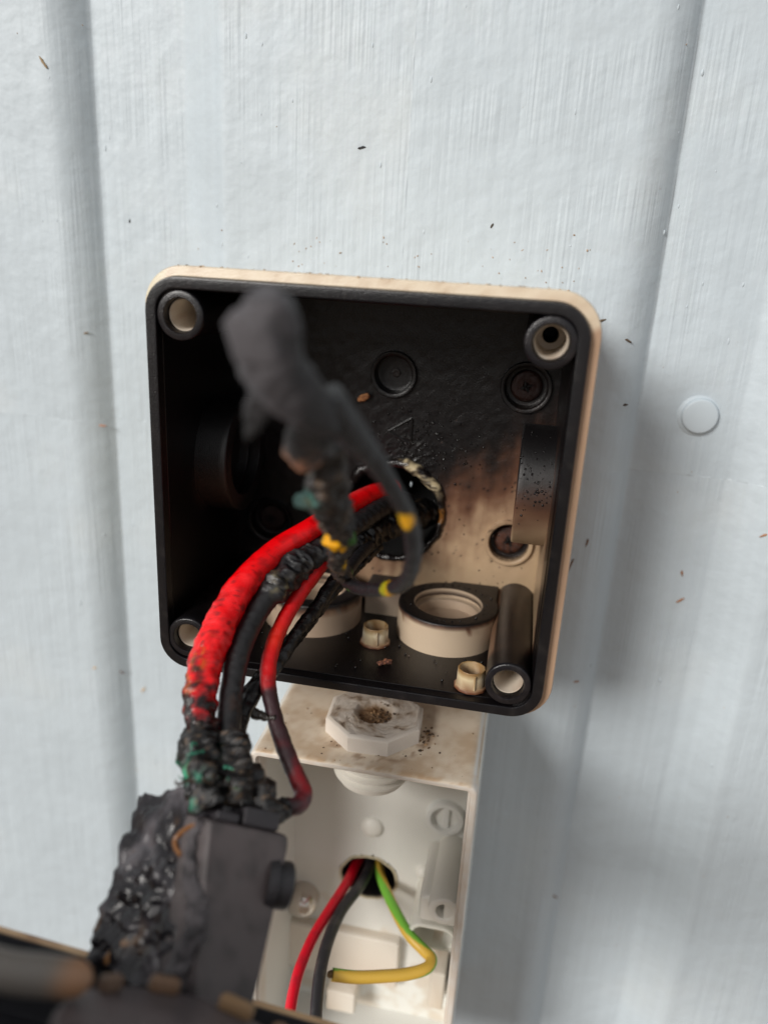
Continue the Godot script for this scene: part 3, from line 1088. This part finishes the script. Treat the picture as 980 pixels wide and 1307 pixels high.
	var thin := tag(commit(s, "thin_black_wire", gloss), "thin crusted black wire running behind the thin red wire", "wire")
	s = Shape.new()
	sweep(s, [[2.0, -22.0, -33.0, 1.3], [-5.0, -27.5, -18.0, 1.4], [-9.5, -33.0, -6.0, 1.4], [-13.5, -38.0, 6.0, 1.4], [-17.6, -41.0, 16.0, 1.5], [-18.6, -42.6, 26.0, 1.6], [-17.6, -43.8, 33.0, 1.6], [-15.0, -45.0, 40.0, 1.5]], 16, 0.4, melted(0.4, 1.3), func(p, _k, _a): return rgb(26, 24, 24).lerp(rgb(74, 62, 48), 0.6 * sm(0.2, 0.5, n_mid.get_noise_3dv(p))))
	tag(commit(s, "thin_black_wire", gloss), "thinnest charred black strand, half hidden behind the crusted thin black wire", "wire")
	s = Shape.new()
	sweep(s, [[-9.0, -42.2, 27.5, 0.3], [-11.5, -42.6, 27.6, 1.0], [-14.5, -42.3, 27.0, 1.2]], 10, 0.4, melted(0.7, 2.2), func(_p, _k, _a): return rgb(44, 38, 32))
	commit(s, "melted_drip", gloss, thin)

	# earth wire: loops out of the hole towards the viewer and carries a burnt connector
	var earth := thing("earth_wire", Vector3(2.6, -19.3, -47.1), "blackened earth wire with yellow and green patches, looping out to a burnt connector", "wire")
	s = Shape.new()
	pts = [[2.6, -19.3, -47.1, 1.67], [0.3, -19.4, -29.5, 1.58], [-1.1, -19.2, -11.0, 1.54], [0.3, -17.4, 2.1, 1.50], [5.6, -13.5, 14.9, 1.50], [13.7, -8.1, 25.5, 1.54], [19.4, -1.3, 35.0, 1.54], [21.6, 7.5, 42.0, 1.54], [20.9, 15.5, 46.5, 1.54], [18.4, 22.8, 51.5, 1.58], [15.6, 28.6, 55.5, 2.02], [12.6, 33.8, 59.5, 2.64], [9.6, 38.6, 62.8, 3.08]]
	sweep(s, pts, 22, 0.4, melted(0.2, 1.6), func(p, k, _a):
		var c := rgb(34, 33, 35)
		var y := rgb(232, 168, 16)
		var g := rgb(74, 128, 44)
		c = c.lerp(g, 0.75 * sm(0.1, 0.35, n_mid.get_noise_3dv(p * 0.9)) * sm(0.14, 0.2, k) * (1.0 - sm(0.36, 0.42, k)))
		for q in [[15.6, -6.8, 28.4, 2.9], [20.2, 15.8, 48.0, 2.5]]:
			var d = p.distance_to(Vector3(q[0], q[1], q[2]))
			c = c.lerp(y.lerp(g, 0.5 * sm(0.2, 1.5, q[0] - p.x)), 1.0 - sm(q[3] - 0.9, q[3] + 0.3, d + 1.8 * n_mid.get_noise_3dv(p)))
		return c)
	commit(s, "insulation", plastic("scorched insulation", 0.36, 0.12, 6.0), earth)
	s = Shape.new()
	sweep(s, [[3.6, 53.8, 73.0, 2.3], [3.9, 51.0, 72.0, 4.3], [3.4, 47.2, 70.6, 5.0], [3.9, 43.2, 69.0, 4.6], [6.2, 40.0, 66.8, 4.2], [8.4, 37.2, 64.5, 3.4], [11.0, 34.8, 61.5, 2.4]], 30, 0.35, func(p, k): return 0.7 * n_mid.get_noise_3dv(p * 0.8) + 0.15 * n_fine.get_noise_3dv(p) - 0.5 * sm(2.5, 6.0, p.z - 68.0),
		func(p, _k, _a): return rgb(78, 75, 78).lerp(rgb(42, 40, 42), sm(5.0, 8.5, p.x + 2.0 * n_mid.get_noise_3dv(p))))
	var cap := Basis(Vector3(0.980312, 0.0524895, -0.1903505), Vector3(-0.1114824, 0.9428021, -0.3141589), Vector3(0.1629728, 0.3291945, 0.9300919))
	cap = cap * Basis(Vector3(0, 0, 1), 0.14) * Basis(Vector3(0, 1, 0), -0.5) * Basis(Vector3(1, 0, 0), 0.25)
	s.box(Vector3(2.9, 48.4, 71.4), cap, Vector3(7.6, 7.8, 7.4), 1.2)
	s.paint(func(p, _n): return rgb(76, 73, 76).lerp(rgb(40, 38, 40), sm(5.5, 9.0, p.x + 2.0 * n_mid.get_noise_3dv(p))))
	commit(s, "burnt_connector", plastic("sooty rubber", 0.55, 0.2, 6.0), earth)
	# the hanging tail, and the lumps of melted plastic and corroded copper under it
	for q in [[[[3.2, 43.0, 67.6, 3.4], [1.9, 39.4, 67.0, 2.6], [0.6, 36.4, 66.8, 1.9], [-0.7, 33.2, 66.4, 1.0], [-1.2, 32.0, 66.2, 0.3]], "melted_drip", [44, 42, 44], [24, 23, 24]], [[[8.0, 37.5, 62.0, 2.8], [6.0, 33.0, 58.6, 3.2], [4.6, 28.6, 55.6, 3.2], [4.2, 25.6, 53.4, 1.6]], "melted_lump", [44, 40, 40], [168, 118, 90]]]:
		s = Shape.new()
		sweep(s, q[0], 22, 0.4, melted(0.8, 1.2), func(p, k, _a): return rgb(q[2][0], q[2][1], q[2][2]).lerp(rgb(q[3][0], q[3][1], q[3][2]), sm(0.45, 0.8, k + 0.3 * n_mid.get_noise_3dv(p))))
		commit(s, q[1], plastic("sooty rubber", 0.55, 0.2, 6.0), earth)
	s = Shape.new()
	sweep(s, [[7.6, 29.0, 53.0, 1.8], [7.0, 23.5, 48.5, 3.2], [5.6, 18.4, 44.0, 3.6], [5.6, 13.0, 38.4, 3.2], [5.4, 8.0, 33.4, 2.8], [4.6, 3.4, 28.8, 3.0], [3.6, -2.0, 24.0, 2.1], [2.0, -7.5, 17.5, 1.6], [1.0, -14.0, 8.5, 1.5]], 26, 0.4, melted(1.7, 1.3), func(p, k, _a):
		var c := rgb(42, 38, 36).lerp(rgb(92, 76, 62), sm(0.0, 0.5, n_mid.get_noise_3dv(p * 1.1)))
		c = c.lerp(rgb(70, 112, 104), 0.9 * (1.0 - sm(2.2, 4.2, p.distance_to(Vector3(2.4, 17.4, 46.4)) + 1.2 * n_mid.get_noise_3dv(p * 1.4))))
		c = c.lerp(rgb(226, 160, 12), 1.0 - sm(2.4, 3.3, p.distance_to(Vector3(4.2, 3.4, 31.8)) + 0.7 * n_mid.get_noise_3dv(p * 2.0)))
		c = c.lerp(rgb(54, 104, 34), 0.9 * (1.0 - sm(1.2, 2.4, p.distance_to(Vector3(7.6, 4.4, 31.0)))))
		return c.lerp(rgb(224, 168, 20), 1.0 - sm(0.9, 1.7, p.distance_to(Vector3(4.6, -5.5, 21.6)) + 0.5 * n_mid.get_noise_3dv(p * 2.0))))
	commit(s, "melted_lump", plastic("scorched insulation", 0.36, 0.12, 6.0), earth)
	s = Shape.new()
	sweep(s, [[5.8, 17.5, 43.0, 1.2], [3.4, 16.8, 45.4, 1.6], [1.4, 16.6, 46.0, 1.4], [0.2, 17.2, 46.2, 0.5]], 18, 0.35, melted(1.0, 1.8), func(p, _k, _a): return rgb(58, 84, 80).lerp(rgb(110, 102, 74), sm(0.1, 0.5, n_mid.get_noise_3dv(p * 1.3))))
	var verd := commit(s, "corroded_strand", plastic("verdigris", 0.7, 0.4, 5.0), earth)
	verd.set_meta("label", "blue-green corroded copper end")

	# charred stub where the cables enter the switch
	var stub := thing("charred_cable_end", Vector3(-17.0, -46.0, 46.0), "charred crumbling cable ends with bright green copper corrosion, on top of the melted switch", "cable end")
	var burnt := plastic("crumbling char", 0.28, 0.12, 5.0)
	var char_paint := func(p, _n):
		var c := rgb(20, 18, 18).lerp(rgb(58, 52, 47), 0.8 * sm(0.0, 0.4, n_mid.get_noise_3dv(p * 1.5)))
		var green := sm(0.08, 0.25, n_mid.get_noise_3dv(p * 0.9 + Vector3(0, 40, 0))) * sm(-14.0, -18.0, p.x) * sm(-40.0, -42.0, p.y)
		c = c.lerp(rgb(40, 140, 108), green * 0.85)
		c = c.lerp(rgb(70, 170, 130), 0.9 * (1.0 - sm(1.2, 2.4, p.distance_to(Vector3(-20.8, -43.4, 49.4)) + 1.5 * n_mid.get_noise_3dv(p * 2.0))))
		if n_fine.get_noise_3dv(p * 0.8) > 0.4:
			c = c.lerp(rgb(120, 96, 72), 0.6)
		return c
	for q in [[[-21.6, -39.6, 39.0, 3.4], [-20.6, -41.4, 42.6, 3.9], [-18.6, -43.4, 46.6, 4.0], [-15.6, -45.6, 51.0, 3.6], [-13.0, -47.4, 54.5, 3.0]], [[-15.8, -42.0, 37.5, 3.6], [-13.6, -44.2, 41.5, 4.2], [-11.0, -46.6, 46.0, 4.4], [-9.4, -48.8, 51.0, 3.6]], [[-10.5, -46.2, 42.5, 3.0], [-7.0, -48.4, 45.5, 3.6], [-4.4, -50.2, 48.0, 3.0], [-3.4, -51.6, 50.0, 2.0]], [[-4.8, -51.4, 47.0, 2.0], [-2.4, -52.0, 45.6, 1.9], [-0.6, -52.4, 44.0, 1.9]]]:
		s = Shape.new()
		sweep(s, q, 30, 0.3, func(p, _k): return 1.9 * n_mid.get_noise_3dv(p * 1.0) + 0.5 * n_fine.get_noise_3dv(p * 0.5))
		s.paint(char_paint)
		commit(s, "charred_stub", burnt, stub)
	for k in 46:                                             # bare strands that stick out of the char
		s = Shape.new()
		var at := Vector3(clampf(rng.randfn(-16.0, 4.5), -21.5, -8.0), 0, 0)
		at.y = -43.6 - (at.x + 17.0) * 0.45 + rng.randfn(0.0, 1.6)
		at.z = 45.5 + (at.x + 17.0) * 0.35 + rng.randfn(0.0, 2.4)
		var d := Vector3(rng.randfn(-0.3, 0.5), rng.randfn(0.1, 0.5), rng.randfn(0.6, 0.4)).normalized()
		var long := rng.randf_range(1.6, 3.8)
		var bend := Vector3(rng.randfn(0, 0.6), rng.randfn(0, 0.6), rng.randfn(0, 0.6))
		s.tint = rgb(28, 25, 24).lerp(rgb(56, 140, 112), 0.8 if rng.randf() < 0.16 else 0.0).lerp(rgb(92, 72, 56), 0.6 if rng.randf() < 0.2 else 0.0)
		var e := at + d * long
		var m := at + d * long * 0.5 + bend
		sweep(s, [[at.x, at.y, at.z, 0.36], [m.x, m.y, m.z, 0.28], [e.x, e.y, e.z, 0.1]], 6, 0.7, melted(0.15, 3.0), null)
		commit(s, "copper_strand", burnt, stub)


# ------------------------------------------------------------------ the melted switch on its cover
func build_switch() -> void:
	var a := Vector3(-11.6, -44.7, 59.0)                     # the block's corners: ridge, right, left-back, at the top and at the foot
	var bx := Vector3(2.0, -52.6, 50.8)
	var cx := Vector3(-32.1, -52.1, 49.1)
	var a2 := Vector3(-7.0, -61.5, 77.1)
	var b2 := Vector3(0.8, -69.8, 70.0)
	var c2 := Vector3(-32.4, -67.2, 68.5)
	var down := (a2 - a).normalized()
	a2 += down * 6.0
	b2 += down * 6.0
	c2 += down * 6.0
	var d1 := bx + cx - a
	var d2 := b2 + c2 - a2
	var switch := thing("isolator_switch", (a2 + c2) / 2.0, "black switch block, its left side melted and charred, standing on the loose cover", "switch")
	var smooth_m := plastic("switch plastic", 0.42, 0.12, 5.0)
	var charred := plastic("charred plastic", 0.22, 0.04, 6.0)
	var place := func(u, v, w): return (a.lerp(bx, u) + (cx - a) * v).lerp(a2.lerp(b2, u) + (c2 - a2) * v, w)
	# sound half: a bevelled block under the smooth right-hand face
	var s := Shape.new()
	var faces := [[0, 0], [0, 1], [1, 0], [1, 1], [2, 0], [2, 1]]
	var half := func(q: Vector3) -> Vector3:
		return place.call(q.x, q.y * 0.34 - 0.01, q.z)
	for f in faces:
		var n := 22
		s.grid(n, n, false, false, func(u, v):
			var q := Vector3(u, v, f[1]) if f[0] == 2 else (Vector3(u, f[1], v) if f[0] == 1 else Vector3(f[1], u, v))
			for k in 3:
				q[k] = clampf(q[k], 0.0, 1.0)
			var away := (q - Vector3.ONE * 0.5) * 2.0
			var soft := Vector3(pow(absf(away.x), 14.0), pow(absf(away.y), 8.0), pow(absf(away.z), 14.0))
			var shrink := 1.0 - 0.03 * (minf(soft.x + soft.y + soft.z, 3.0) - 1.0) if soft.x + soft.y + soft.z > 1.0 else 1.0
			return half.call(Vector3.ONE * 0.5 + away * 0.5 * shrink))
	s.paint(func(p, nn): return rgb(84, 76, 76).lerp(rgb(66, 60, 60), sm(-0.2, 0.5, n_mid.get_noise_3dv(p * 0.6))).lerp(rgb(86, 80, 80), 0.35 * sm(0.2, 0.5, n_fine.get_noise_3dv(p * 0.4))))
	commit(s, "switch_body", smooth_m, switch, 0.5)
	# burnt half: a sagging, bubbled mass
	s = Shape.new()
	var middle := (place.call(0.5, 0.65, 0.5)) as Vector3
	var push := func(p: Vector3) -> Vector3:
		var d := (p - middle).normalized()
		var cell := n_cell.get_noise_3dv(p * 0.42 + Vector3(n_mid.get_noise_3dv(p * 0.6), n_mid.get_noise_3dv(p * 0.6 + Vector3(9, 0, 0)), 0) * 1.6)
		var big := n_mid.get_noise_3dv(p * 0.55)
		return p + d * (1.8 * big - 3.0 * cell - 1.4 + 0.3 * n_mid.get_noise_3dv(p * 1.4) + 0.06 * n_fine.get_noise_3dv(p * 0.5))
	for f in faces:
		s.grid(72, 72, false, false, func(u, v):
			var q := Vector3(u, v, f[1]) if f[0] == 2 else (Vector3(u, f[1], v) if f[0] == 1 else Vector3(f[1], u, v))
			return push.call(place.call(0.03 + q.x * 0.9, 0.2 + q.y * 0.82, q.z * (1.0 + 0.14 * (1.0 - q.y)) - 0.02 - 0.14 * (1.0 - q.y))))
	s.paint(func(p, nn):
		var cell := n_cell.get_noise_3dv(p * 0.42 + Vector3(n_mid.get_noise_3dv(p * 0.6), n_mid.get_noise_3dv(p * 0.6 + Vector3(9, 0, 0)), 0) * 1.6)
		var c := rgb(30, 28, 31).lerp(rgb(96, 92, 95), sm(-0.3, 0.5, n_mid.get_noise_3dv(p * 0.45)) * 0.85)
		c = c.lerp(rgb(104, 78, 56), 0.75 * sm(-0.45, -0.15, cell) * sm(0.0, 0.3, n_big.get_noise_3dv(p * 2.6)))
		var low = (p - a).dot(down)
		c = c.lerp(rgb(172, 122, 76), 0.8 * sm(0.18, 0.4, n_mid.get_noise_3dv(p * 0.8 + Vector3(0, 0, 60))) * sm(14.0, 21.0, low) * sm(-19.0, -25.0, p.x))
		c = c.lerp(rgb(26, 24, 26), sm(0.2, 0.5, n_mid.get_noise_3dv(p * 0.7 + Vector3(70, 0, 0))))
		return c)
	commit(s, "melted_side", charred, switch)
	# the grey flow line where the melt ran over the ridge
	s = Shape.new()
	var line := []
	for k in 7:
		var w := k / 6.0
		var p: Vector3 = place.call(-0.01, 0.10 + 0.07 * sin(k * 1.3), 0.02 + w * 0.90)
		line.append([p.x, p.y, p.z, 1.0 + 1.6 * w])
	sweep(s, line, 22, 0.4, melted(0.9, 1.3), func(p, _k, _a): return rgb(92, 87, 89).lerp(rgb(56, 53, 55), sm(-0.2, 0.4, n_mid.get_noise_3dv(p * 1.4))))
	commit(s, "melt_run", plastic("ash skin", 0.4, 0.3, 4.0), switch)
	# an orange-brown scorched strand across the top of the melt
	s = Shape.new()
	var arc := []
	for q in [[0.14, 0.0], [0.22, 0.02], [0.34, 0.06], [0.40, 0.14], [0.30, 0.20]]:
		var p: Vector3 = push.call(place.call(0.03, q[0], q[1] + 0.04))
		arc.append([p.x, p.y, p.z + 0.6, 0.55])
	sweep(s, arc, 10, 0.4, melted(0.25, 2.0), func(_p, _k, _a): return rgb(120, 80, 46))
	commit(s, "scorched_strand", charred, switch)
	# step, terminal knob and side rails on the sound half
	var right := (bx - a).normalized()
	var back := (cx - a).normalized()
	var up := -down
	var b := Basis(right, up, right.cross(up)).orthonormalized()
	s = Shape.new()
	s.tint = rgb(48, 45, 48)
	s.box(place.call(0.72, 0.18, 0.0) + up * 1.2, b, Vector3(8.0, 3.6, 7.0), 0.4)
	s.box(place.call(0.30, 0.16, 0.0) + up * 0.4, b, Vector3(5.0, 2.0, 6.0), 0.4)
	commit(s, "terminal_step", smooth_m, switch, 0.6)
	s = Shape.new()
	s.tint = rgb(40, 38, 41)
	var bk := facing(right * 1.0 + b.z * 0.25)
	s.lathe(place.call(1.0, 0.12, 0.30), bk, [[5.2, -1.0], [5.2, 1.0], [4.5, 1.2], [4.5, 3.8], [4.2, 4.3], [3.6, 4.4], [3.3, 3.8], [0.02, 3.7]], 26)
	commit(s, "terminal_knob", smooth_m, switch, 0.6)
	s = Shape.new()
	s.tint = rgb(44, 40, 43)
	s.box(place.call(1.02, 0.18, 0.62), b, Vector3(1.6, 4.4, 6.0), 0.4)
	s.box(place.call(1.03, 0.18, 0.86), b, Vector3(2.2, 6.0, 7.0), 0.4)
	commit(s, "side_rail", smooth_m, switch, 0.6)
	s = Shape.new()
	s.tint = rgb(214, 200, 178)
	s.box(place.call(1.0, 0.26, 0.52) + right * 0.6, b, Vector3(1.2, 5.0, 2.6), 0.3)
	commit(s, "pale_tab", smooth_m, switch, 0.6)

	# the round base under the block, with brass contacts
	var e1 := (Vector3(16.8, -87.9, 60.7) - Vector3(-49.7, -67.6, 71.6)).normalized()
	var e2 := (Vector3(-26.0, -48.8, 101.7) - Vector3(-49.7, -67.6, 71.6))
	e2 = (e2 - e1 * e2.dot(e1)).normalized()
	var e3 := e1.cross(e2)                                   # out of the tray, towards the block
	if e3.dot(up) < 0.0:
		e3 = -e3
	var base_at := Vector3(1.0, -48.0, 94.5) - e3 * 3.4
	s = Shape.new()
	var hub := Basis(e1, e3, e1.cross(e3))
	s.lathe(base_at, hub, [[19.6, -18.0], [19.4, -1.2], [18.9, -0.4], [18.0, 0.0], [8.0, 0.1], [7.4, 0.8], [0.02, 0.9]], 64)
	s.paint(func(p, _n): return rgb(92, 83, 83).lerp(rgb(72, 65, 66), sm(-0.2, 0.5, n_mid.get_noise_3dv(p * 0.5))))
	commit(s, "round_base", smooth_m, switch, 0.6)
	var brass := plastic("tarnished brass", 0.4, 0.2, 5.0)
	for q in [[-1.15, 6.0, 150, 118, 84], [-0.55, 3.6, 138, 104, 78], [0.05, 3.2, 176, 138, 92], [-1.9, 5.0, 120, 92, 70], [-2.5, 4.0, 104, 82, 66]]:
		s = Shape.new()
		s.tint = rgb(q[2], q[3], q[4])
		var d := Vector3(cos(q[0]), 0, sin(q[0]))
		var o := hub * d
		s.box(base_at + o * 17.0 + e3 * 1.1, Basis(o.cross(e3), e3, o), Vector3(q[1], 2.4, 2.2), 0.4)
		commit(s, "contact", brass, switch, 0.6)

	# ---------------- the loose cover, lying face down in front, its tray open to the wall
	var corner := Vector3(16.8, -87.9, 60.7) + e1 * 7.0
	var half_w := 56.0
	var out2 := e2
	var centre := corner - e1 * (half_w - 1.0) + out2 * (half_w - 2.0) - e3 * 0.6
	var cover := thing("switch_cover", centre, "blurred black tray-shaped cover with a dusty tan edge, in the lower left foreground", "cover")
	var tb := Basis(e1, out2, e3)
	var t := tray(centre, tb, half_w, half_w, 8.0, [[-6.0, -16.5], [-2.0, -16.0], [-0.4, -14.0], [0.0, -6.0], [0.4, -1.0], [0.2, -0.3], [-0.3, 0.0], [-3.2, 0.0], [-3.7, -0.4], [-4.0, -3.0], [-4.4, -11.0], [-5.0, -12.5]], 30, 8)
	t.paint(func(p, nn):
		var q = tb.inverse() * (p - centre)
		var inside := maxf(absf(q.x), absf(q.y)) < half_w - 3.4
		var c := rgb(214, 176, 134).lerp(rgb(150, 108, 74), sm(-0.1, 0.45, n_mid.get_noise_3dv(p * 0.9) + 0.4 * n_fine.get_noise_3dv(p)))
		return rgb(30, 29, 34) if inside else c)
	commit(t, "cover_rim", plastic("dusty plastic", 0.7, 0.12, 5.0), cover, 0.7)
	s = Shape.new()
	s.tint = rgb(30, 29, 34)
	s.grid(20, 20, false, false, func(u, v): return centre + tb * Vector3((u - 0.5) * 2.0 * (half_w - 3.0), (v - 0.5) * 2.0 * (half_w - 3.0), -12.0))
	commit(s, "cover_floor", plastic("sooty rubber", 0.55, 0.2, 6.0), cover)
	s = Shape.new()
	sweep(s, [[-30.0, -36.6, 102.6, 1.6], [-27.6, -37.9, 101.6, 2.6], [-24.6, -39.9, 100.3, 2.8], [-20.6, -42.8, 97.6, 2.9], [-17.4, -45.2, 95.2, 2.6], [-16.4, -46.4, 94.2, 1.2]], 24, 0.6, null, func(p, _k, _a): return rgb(108, 102, 96).lerp(rgb(150, 112, 84), sm(-20.0, -16.5, p.x)))
	var lug := commit(s, "cover_post", plastic("plastic", 0.45, 0.06, 6.0), cover)
	lug.set_meta("label", "pale grey moulded post inside the cover")


# ------------------------------------------------------------------ clean wires in the white box, and loose chips
func build_lower_wires() -> void:
	var m := plastic("wire insulation", 0.38)
	var s := Shape.new()
	s.tint = rgb(222, 16, 44)
	sweep(s, [[0.3, -140.3, -44.0, 1.65], [-0.7, -138.4, -32.3, 1.65], [-1.2, -136.8, -24.2, 1.63], [-3.2, -136.0, -13.4, 1.62], [-5.8, -135.6, -0.1, 1.62], [-6.6, -135.6, 10.8, 1.6], [-6.1, -135.8, 19.3, 1.6], [-4.7, -136.3, 27.9, 1.6], [-3.0, -137.0, 36.0, 1.6]], 20, 0.8, func(p, _k): return 0.06 * n_big.get_noise_3dv(p * 2.0), func(p, _k, _a): return rgb(222, 16, 44).lerp(rgb(168, 40, 50), 0.5 * sm(0.0, 0.5, n_mid.get_noise_3dv(p * 0.8))))
	tag(commit(s, "red_wire", m), "clean bright red wire curving out of the hole in the white box", "wire")
	s = Shape.new()
	s.tint = rgb(52, 51, 54)
	sweep(s, [[3.5, -140.1, -44.0, 1.8], [4.0, -138.7, -33.0, 1.8], [3.0, -136.5, -22.9, 1.8], [-0.1, -135.8, -11.8, 1.8], [-1.0, -134.6, 0.8, 1.8], [-0.5, -134.6, 11.5, 1.77], [0.9, -134.6, 19.8, 1.74], [2.6, -134.0, 27.9, 1.7], [4.2, -134.0, 36.0, 1.7]], 20, 0.8, func(p, _k): return 0.06 * n_big.get_noise_3dv(p * 2.0), func(p, _k, _a): return rgb(50, 49, 52).lerp(rgb(96, 90, 84), 0.5 * sm(0.0, 0.5, n_mid.get_noise_3dv(p * 0.8))))
	tag(commit(s, "black_wire", m), "clean matt black wire beside the bright red one in the white box", "wire")
	s = Shape.new()
	sweep(s, [[5.4, -140.5, -44.2, 1.5], [7.5, -139.2, -34.5, 1.58], [10.1, -138.2, -27.8, 1.62], [14.9, -138.6, -19.9, 1.65], [20.8, -139.5, -12.0, 1.68], [26.4, -140.8, -8.1, 1.7], [29.2, -140.9, -5.6, 1.72], [28.2, -140.9, -2.1, 1.72], [23.1, -141.0, 1.0, 1.74], [16.6, -140.2, 4.0, 1.74], [9.1, -139.1, 7.1, 1.76], [2.4, -137.9, 8.9, 1.78]], 28, 0.5, null, func(_p, k, ang):
		var turn := fposmod(ang / TAU + 1.28 * k + 0.331, 1.0)
		var green := 1.0 - sm(0.155, 0.185, absf(turn - 0.5))
		return rgb(220, 178, 74).lerp(rgb(118, 184, 66), green))
	var gy := tag(commit(s, "green_yellow_wire", m), "green and yellow striped earth wire bent back in the white box", "wire")
	s = Shape.new()
	s.tint = rgb(120, 96, 60)
	sweep(s, [[3.2, -138.0, 8.7, 1.1], [1.6, -137.7, 9.1, 1.0], [1.0, -137.6, 9.2, 0.5]], 12, 0.4, melted(0.3, 2.0), null)
	commit(s, "cut_end", plastic("tarnished brass", 0.4, 0.2, 5.0), gy)


func build_chips() -> void:
	var s := Shape.new()
	s.tint = rgb(120, 76, 54)
	s.blob(Vector3(8.8, -46.6, -11.0), Basis(Vector3(0, 1, 0), 0.5), Vector3(2.4, 0.5, 1.1), func(p): return 0.7 * n_fine.get_noise_3dv(p * 0.8), func(_u, _v, p): return rgb(128, 82, 58).lerp(rgb(66, 40, 34), sm(-0.1, 0.4, n_fine.get_noise_3dv(p))), 26, 16)
	tag(commit(s, "rust_flake", plastic("dry grit", 0.9)), "small crumbled rust flake on the sooty floor of the burnt box", "debris")
	s = Shape.new()
	sweep(s, [[-9.6, 16.4, -49.0, 0.7], [-8.0, 17.2, -48.6, 1.1], [-6.4, 18.0, -48.6, 0.8]], 12, 0.4, melted(0.5, 2.0), func(p, _k, _a): return rgb(170, 118, 78).lerp(rgb(110, 70, 46), sm(-0.1, 0.4, n_fine.get_noise_3dv(p))))
	tag(commit(s, "wood_chip", plastic("dry grit", 0.9)), "tiny tan splinter stuck on the black back of the box", "debris")
